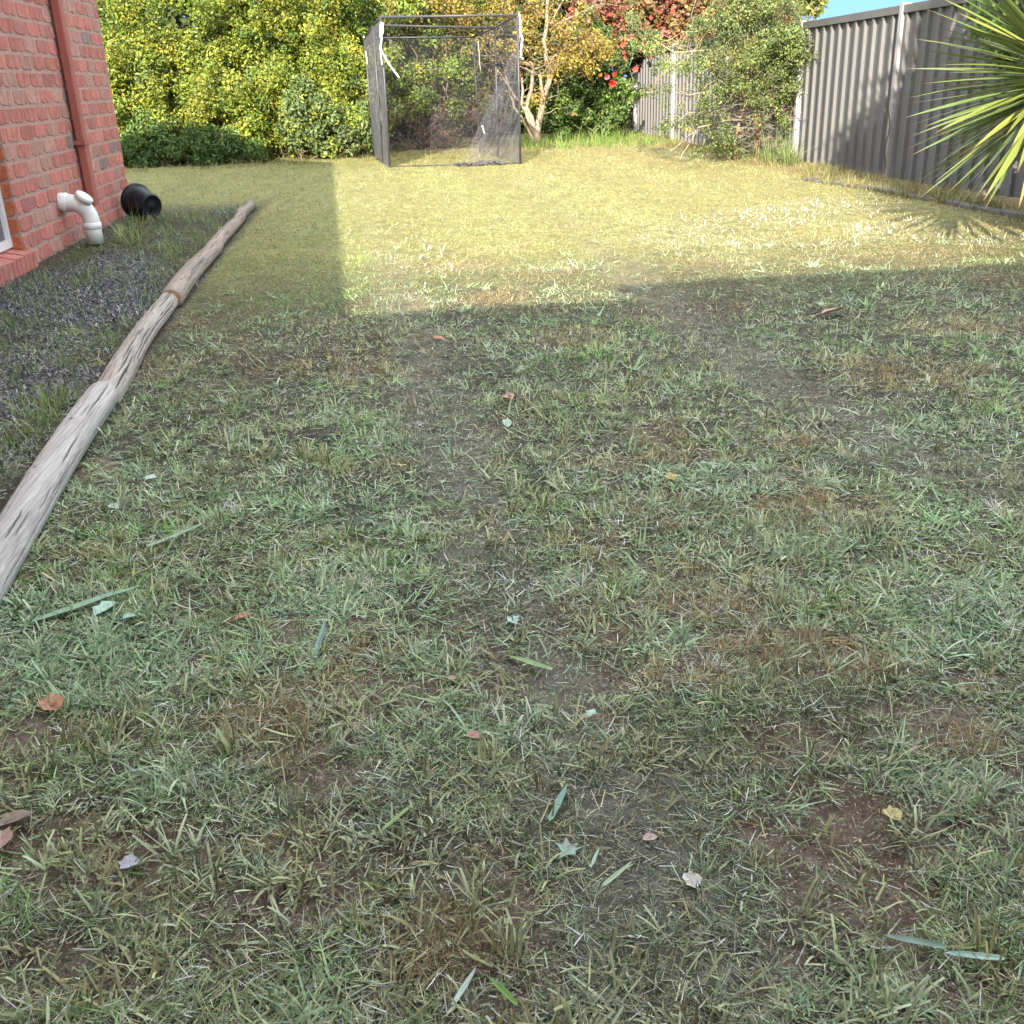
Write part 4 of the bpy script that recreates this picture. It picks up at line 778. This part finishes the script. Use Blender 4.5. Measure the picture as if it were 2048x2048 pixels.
low = [spath([(1395, 255), (1380, 285), (1360, 318)], .008, .006, GT, -.3), spath([(1395, 258), (1365, 282), (1340, 302)], .007, .005, GT, -.3), spath([(1510, 240), (1460, 240), (1395, 255)], .010, .007, GT, -.3),
       spath([(1500, 130), (1420, 100), (1345, 105), (1300, 75)], .012, .005, (.30, .26, .16), -.2), spath([(1505, 180), (1450, 140), (1385, 125), (1340, 130)], .010, .004, GT, -.2), spath([(1505, 210), (1440, 180), (1380, 190), (1320, 180), (1300, 185)], .010, .004, GT, -.3),
       spath([(1500, 250), (1440, 230), (1380, 225), (1335, 255)], .009, .004, GT, -.3), spath([(1515, 160), (1580, 140), (1640, 150), (1675, 165)], .010, .004, GT, -.1), spath([(1512, 190), (1570, 170), (1610, 170)], .009, .004, GT, .1), spath([(1514, 280), (1490, 270), (1430, 285)], .008, .004, GT, -.2)]
for _ in range(420):   # tangle of dead twigs round the foot
    a = random.uniform(0, 6.28); rr = abs(random.gauss(0, .30)); s_ = sb + Vector((.02 + math.cos(a) * rr * 1.1, math.sin(a) * rr * .7, random.uniform(.12, .75))); d = Vector((random.gauss(0, .18), random.gauss(0, .12), random.gauss(.0, .13)))
    limb(m, s_, s_ + d, .0042, .0016, .16, tuple(q * random.uniform(.6, 1.15) for q in GT), 4, 5)
cl = []
for (cx, cy, rx, ry, n_) in ((1480, 20, 70, 40, 90), (1520, 70, 80, 40, 100), (1440, 60, 46, 40, 50), (1570, 100, 44, 44, 90), (1410, 115, 50, 30, 30), (1490, 130, 80, 36, 100), (1570, 170, 46, 30, 50), (1430, 175, 50, 26, 30), (1510, 185, 60, 26, 50), (1390, 210, 40, 22, 16), (1320, 95, 50, 10, 16), (1300, 70, 20, 10, 8), (1350, 130, 40, 12, 14), (1400, 240, 46, 14, 12),
        (1640, 152, 40, 10, 20), (1670, 165, 18, 10, 8), (1335, 250, 30, 7, 10), (1420, 280, 18, 20, 12), (1310, 180, 30, 6, 8), (1480, -50, 80, 40, 70), (1560, 215, 30, 30, 22), (1590, 120, 24, 40, 22), (1270, 40, 26, 14, 8), (1380, 60, 40, 20, 20), (1560, 20, 20, 40, 24), (1440, 300, 40, 10, 16), (1560, 240, 18, 10, 8)):
    cx += 20 if cx > 1360 else 0; n_ = int(n_ * .85)
    for _ in range(n_):
        q = sp_(cx + random.gauss(0, rx * .6), cy + random.gauss(0, ry * .6), random.gauss(-.05, .28)); cl.append((q.x, min(q.y, 12.6), max(q.z, .05), random.uniform(.04, .11)))
        if random.random() < .22: s_ = min((random.choice(random.choice([tr1, tr2, tr4] + low)) for _ in range(6)), key=lambda w_: (w_ - q).length); limb(m, s_, q, .0045, .0018, .07, GT if random.random() < .5 else (.28, .24, .12), 4, 6)
m.build('trunk', M['bark'], sh, True)
V, F, c = leaf_cloud(cl, 52000, .029, [(.15, .21, .06), (.21, .25, .08), (.09, .125, .045), (.24, .22, .06), (.06, .085, .035)], [4, 3, 3, 1, 1.5], 1.15, asp=.5)
V[:, 0] = np.minimum(V[:, 0], 4.64 + .0 * V[:, 0]) if False else V[:, 0]
npmesh('crown', V, F, c, M['leaf'], sh)
# far low tree over the fence
bush('distant_tree', 'yellow green treetop just showing above the fence against the sky', 'tree', (13.3, 34, 0), [(13.2, 34, 3.05, .9, .9, .55)], 60, .3, 5000, .16, [(.20, .22, .05), (.12, .15, .05)], [2, 2], 5, stem_r=.07)

# ================================================================== yucca
yu = empty('yucca', (3.52, 5.5, 0), 'large yucca with stiff sword leaves entering from the right edge', 'yucca')
m = MB(); m.tube([(3.86, 5.6, -.05), (3.80, 5.55, .3), (3.68, 5.5, .62), (3.60, 5.5, .84)], [.075, .068, .06, .055], 12, (.17, .13, .10)); m.tube([(3.86, 5.58, .1), (3.62, 5.4, .9), (3.3, 5.1, 1.6), (3.2, 5.0, 2.2)], [.07, .065, .055, .05], 12, (.17, .13, .10))
for e_ in ((3.75, 5.6, 2.3),): m.tube([(3.87, 5.58, .15), Vector((3.87, 5.58, .15)).lerp(Vector(e_), .5) + Vector((.08, 0, -.1)), e_], [.065, .055, .045], 12, (.17, .13, .10))
m.build('trunk', M['bark'], yu, True)
def yleaf(mb, c0, d, Ln, wd, droop, twist):
    d = d.normalized(); side = d.cross(Vector((0, 0, 1)))
    if side.length < .1: side = Vector((1, 0, 0))
    side.normalize(); side = Quaternion(d, twist) @ side; n_ = side.cross(d).normalized(); K = 9; vs = []; cs = []; p_ = c0.copy(); dd = d.copy()
    base = random.choice([(.13, .18, .05), (.10, .15, .045), (.21, .235, .06), (.16, .20, .05)]); kk = random.uniform(.85, 1.15)
    for i in range(K):
        t = i / (K - 1); wv = wd * (.55 + 1.0 * t if t < .45 else 1.0 * (1 - ((t - .45) / .55) ** 1.7)) ; wv = max(wv, .0012)
        vs += [p_ - side * wv * .5 + n_ * wv * .14, p_, p_ + side * wv * .5 + n_ * wv * .14]
        col = tuple(q * kk for q in base) if t < .93 else (.16, .08, .05); cs += [col, tuple(q * .9 for q in col), col]
        p_ = p_ + dd * (Ln / (K - 1)); dd = (dd + Vector((0, 0, -droop)) / (K - 1)).normalized()
    mb.add(vs, [(3 * i + j, 3 * i + j + 1, 3 * i + 4 + j, 3 * i + 3 + j) for i in range(K - 1) for j in (0, 1)], cs)
M['yucca'] = pmat('yucca_leaf', attr=True, rough=.42, trans=.12, spec=.5, noise=(10, .1))
def rosette(c0, n, Ln, seed, low=-.75):
    random.seed(seed); mb = MB()
    for k in range(n):
        zz = low + (1.95 - low * 0 - .0) * ((k + .5) / n) * .87; zz = min(zz, .97); a = k * 2.399963 + random.uniform(-.2, .2); rr = math.sqrt(max(0, 1 - zz * zz)); d = Vector((math.cos(a) * rr, math.sin(a) * rr, zz))
        o_ = Vector(c0) + Vector((0, 0, .18 * (zz - .1))) + d * .03
        yleaf(mb, o_, d, Ln * random.uniform(.82, 1.08), random.uniform(.030, .043), random.uniform(.02, .22), random.uniform(-.5, .5))
    return mb.build('leaf_rosette', M['yucca'], yu, True)
rosette((3.60, 5.5, .86), 270, .74, 5); rosette((3.75, 5.35, 1.72), 130, .62, 8, -.2); rosette((3.2, 5.0, 2.3), 120, .62, 6, -.5); rosette((3.75, 5.6, 2.35), 110, .68, 7, -.5); 

bush('garden_tree', 'leafy tree standing by the fence just beyond the right edge', 'tree', (4.15, 6.0, 0), [(4.2, 6.0, .9, .34, .42, .5), (3.98, 6.1, 1.85, .5, .5, .5), (4.1, 6.4, 1.3, .4, .4, .4)], 130, .13, 9000, .06, G2, [3, 3, 2, 1], 6)
# ================================================================== leaves and litter lying on the lawn
def leaf_thing(name, label, px, py, size, ang, col, shape='ovate', lift=.012, tilt=(.1, .1), group='fallen leaves on the lawn', cat='leaf'):
    size *= .92; lift *= .7; col = tuple(.9 * q + .02 for q in col)
    gx_, gy_ = gnd(px, py, .015); z = float(height(np.array([gx_]), np.array([gy_]))[0]) + lift
    if shape == 'ovate': out = [(0, -.5), (.18, -.38), (.30, -.12), (.31, .08), (.22, .30), (.08, .44), (0, .5), (-.09, .42), (-.23, .27), (-.30, .05), (-.28, -.15), (-.16, -.38)]
    elif shape == 'torn': out = [(-.05, -.5), (.22, -.42), (.40, -.30), (.42, .02), (.30, .20), (.34, .40), (.10, .38), (-.05, .5), (-.20, .36), (-.34, .20), (-.30, -.02), (-.40, -.22), (-.22, -.34)]
    elif shape == 'lobed': out = [(0, -.5), (.10, -.30), (.27, -.36), (.24, -.18), (.46, -.08), (.30, .08), (.22, .36), (.13, .22), (.02, .52), (-.13, .25), (-.20, .22), (-.26, .02), (-.40, -.10), (-.24, -.17), (-.20, -.36), (-.08, -.32)]
    elif shape == 'blade': out = [(.0, -.5), (.05, -.45), (.07, -.1), (.06, .2), (.03, .4), (0, .5), (-.02, .4), (-.045, .2), (-.055, -.1), (-.045, -.45)]
    elif shape == 'fan': out = [(0, -.5), (.12, -.2), (.46, -.12), (.30, .08), (.42, .30), (.14, .24), (.05, .5), (-.12, .26), (-.40, .36), (-.30, .06), (-.5, -.10), (-.14, -.18)]
    mb = MB(); ca, sa = math.cos(ang), math.sin(ang); cs = []; vs = []; ridge = [(0, -.5), (0, -.17), (0, .17), (0, .5)] if shape != 'fan' else [(0, 0)]
    def P3(a, b, k=1):
        zz = abs(a) * .55 * (1 if shape != 'blade' else 1.2) + .10 * b * b + random.uniform(-.015, .015) + a * tilt[0] + b * tilt[1]
        return Vector((gx_ + (a * ca - b * sa) * size, gy_ + (a * sa + b * ca) * size, z + zz * size * .8))
    rings = [1., .66, .33]; n = len(out)
    for rk in rings: vs += [P3(a * rk, b * (rk if shape != 'blade' else (rk * .5 + .5))) for a, b in out]
    vs.append(P3(0, 0)); k = len(vs) - 1; fs = []
    for j in range(2): fs += [(j * n + q, j * n + (q + 1) % n, (j + 1) * n + (q + 1) % n, (j + 1) * n + q) for q in range(n)]
    fs += [(2 * n + q, 2 * n + (q + 1) % n, k) for q in range(n)]
    cs = [tuple(q * random.uniform(.85, 1.12) for q in col) for _ in vs]; mb.add(vs, fs, cs)
    if shape in ('ovate', 'torn', 'lobed'):   # stalk
        a_ = P3(0, -.5); b_ = P3(.05, -.78); b_.z = z; mb.tube([a_, a_.lerp(b_, .5) + Vector((0, 0, .002)), b_], size * .014 + .0004, 5, tuple(q * .7 for q in col))
    tag(mb.build(name, M['clip'], None, shape == 'blade'), label, cat, group)
random.seed(21); OR = (.48, .22, .13); PK = (.50, .25, .22); TQ = (.36, .52, .44)
for a in (('fallen_leaf', 'largest orange brown fallen leaf, in the green grass at the lower left', 101, 1418, .052, .9, OR, 'torn'),
          ('fallen_leaf', 'small orange fallen leaf below the end of the torn pale leaves', 487, 1238, .040, -1.1, (.46, .19, .12), 'ovate'),
          ('fallen_leaf', 'pink fallen leaf in the middle foreground, curled at one side', 948, 1474, .030, 1.3, PK, 'ovate'),
          ('fallen_leaf', 'dull mauve brown fallen leaf by the left edge above the bare dirt', 30, 1642, .052, -1.2, (.33, .22, .20), 'ovate'),
          ('fallen_leaf', 'broken pinkish leaf cut by the left edge of the picture', 4, 1680, .040, .3, (.46, .28, .24), 'torn'),
          ('fallen_leaf', 'pink brown leaf raised on the shaded grass at the right', 1665, 628, .115, -1.35, (.40, .24, .20), 'ovate', .03, (.25, .1)),
          ('fallen_leaf', 'small pink leaf in the middle of the shaded lawn', 1015, 792, .050, .6, (.55, .30, .26), 'torn'),
          ('fallen_leaf', 'faint orange leaf just inside the shadow edge', 878, 682, .055, 1.2, (.46, .24, .14), 'ovate'),
          ('fallen_leaf', 'golden yellow curled leaf above the silver weeds on the right', 1340, 956, .040, .4, (.55, .36, .10), 'torn'),
          ('fallen_leaf', 'orange fallen leaf on the mulch beside the nearest log', 62, 955, .050, .7, (.45, .20, .12), 'torn'),
          ('fallen_leaf', 'brown leaf lying against the foot of the black pot', 298, 436, .085, 1.5, (.30, .13, .09), 'ovate'),
          ('fallen_leaf', 'whitish papery leaf on the dusty dirt at the lower right', 1382, 1758, .030, .3, (.62, .60, .55), 'torn'),
          ('fallen_leaf', 'greyish lilac leaf on the bare soil at the lower left', 258, 1724, .030, 2.2, (.42, .40, .46), 'torn'),
          ('fallen_leaf', 'pinkish leaf scrap near the top of the dusty wheel track', 904, 1354, .020, .2, (.48, .34, .34), 'ovate'),
          ('fallen_leaf', 'pale pink petal like leaf on the dirt at the lower right', 1300, 1678, .024, 1.8, (.56, .40, .36), 'ovate'),
          ('fallen_leaf', 'yellow leaf scrap on the reddish soil at the right', 1785, 1618, .030, .5, (.50, .46, .20), 'torn')): leaf_thing(*a)
G_ = 'pale green cut weed leaves on the lawn'
for a in (('cut_weed_leaf', 'long pale blade lying by the torn leaves below the nearest log', 175, 1212, .235, -1.12, (.26, .38, .29), 'blade', .02),
          ('cut_weed_leaf', 'largest torn pale blue green leaf, under the long pale blade', 212, 1222, .060, -.6, TQ, 'torn', .02),
          ('cut_weed_leaf', 'ragged pale green leaf at the right end of the torn leaves', 262, 1240, .046, -1.4, TQ, 'lobed', .02),
          ('cut_weed_leaf', 'pale blue lobed leaf in the centre of the lawn foreground', 1025, 1244, .036, .5, (.42, .56, .52), 'lobed', .015),
          ('cut_weed_leaf', 'pale blue green leaf beside the gravelly wheel track', 1182, 1430, .026, -.7, (.40, .56, .50), 'lobed', .015),
          ('cut_weed_leaf', 'grey green toothed leaf on the dusty track at the bottom', 1136, 1706, .040, -.9, (.30, .42, .34), 'fan', .012),
          ('cut_weed_leaf', 'folded pale leaf beside the nearest log, white underside up', 227, 1015, .040, .9, (.42, .56, .50), 'ovate', .015),
          ('cut_weed_leaf', 'small pale leaf on the grass right of the nearest log', 302, 953, .034, 2.0, (.42, .54, .48), 'torn', .015),
          ('cut_weed_leaf', 'pale green leaf pair below the nearest log beside a grass stem', 322, 1085, .036, -1.2, (.44, .58, .54), 'torn', .015),
          ('cut_weed_leaf', 'bright green single leaf near the left edge', 62, 1355, .028, .4, (.10, .24, .06), 'ovate', .012),
          ('cut_weed_leaf', 'upright pale leaf standing in the middle of the lawn', 1013, 842, .036, .3, (.40, .52, .42), 'torn', .02, (.2, .6)),
          ('cut_weed_leaf', 'blue green straight blade in the lower middle foreground', 1118, 1618, .085, -.5, (.24, .40, .32), 'blade', .02),
          ('cut_weed_leaf', 'curved green blade left of the centre at the bottom', 800, 1650, .070, -.8, (.26, .38, .14), 'blade', .02),
          ('cut_weed_leaf', 'green blade slanting down from the middle of the lawn', 1060, 1325, .095, .95, (.28, .42, .18), 'blade', .02),
          ('cut_weed_leaf', 'blue green blade standing at the left of the foreground', 640, 1290, .100, -.25, (.22, .36, .30), 'blade', .02, (.1, .5)),
          ('cut_weed_leaf', 'short wide pale blade on the dusty track', 1190, 1722, .040, -.5, (.40, .54, .42), 'blade', .02),
          ('cut_weed_leaf', 'pale blade slanting across the dirt below the dusty track', 1235, 1752, .062, -.95, (.36, .46, .30), 'blade', .02),
          ('cut_weed_leaf', 'pale green blade pointing down at the lower right', 1950, 1905, .075, 1.35, (.32, .48, .42), 'blade', .02),
          ('cut_weed_leaf', 'grey green leaf blade at the bottom right corner', 1830, 1880, .075, 1.2, (.24, .36, .30), 'blade', .02),
          ('cut_weed_leaf', 'bright green folded blade at the bottom centre', 1005, 1985, .055, .6, (.14, .30, .05), 'blade', .02),
          ('cut_weed_leaf', 'pale blade at the bottom, left of the bright green one', 930, 1975, .060, -.6, (.42, .52, .48), 'blade', .02),
          ('cut_weed_leaf', 'long pale blade across the grass right of the nearest log', 360, 1075, .18, -.9, (.26, .36, .24), 'blade', .025)):
    leaf_thing(*a, **({'group': G_, 'cat': 'weed leaf'}))
print('verts', sum(len(o.data.vertices) for o in bpy.data.objects if o.type == 'MESH'))
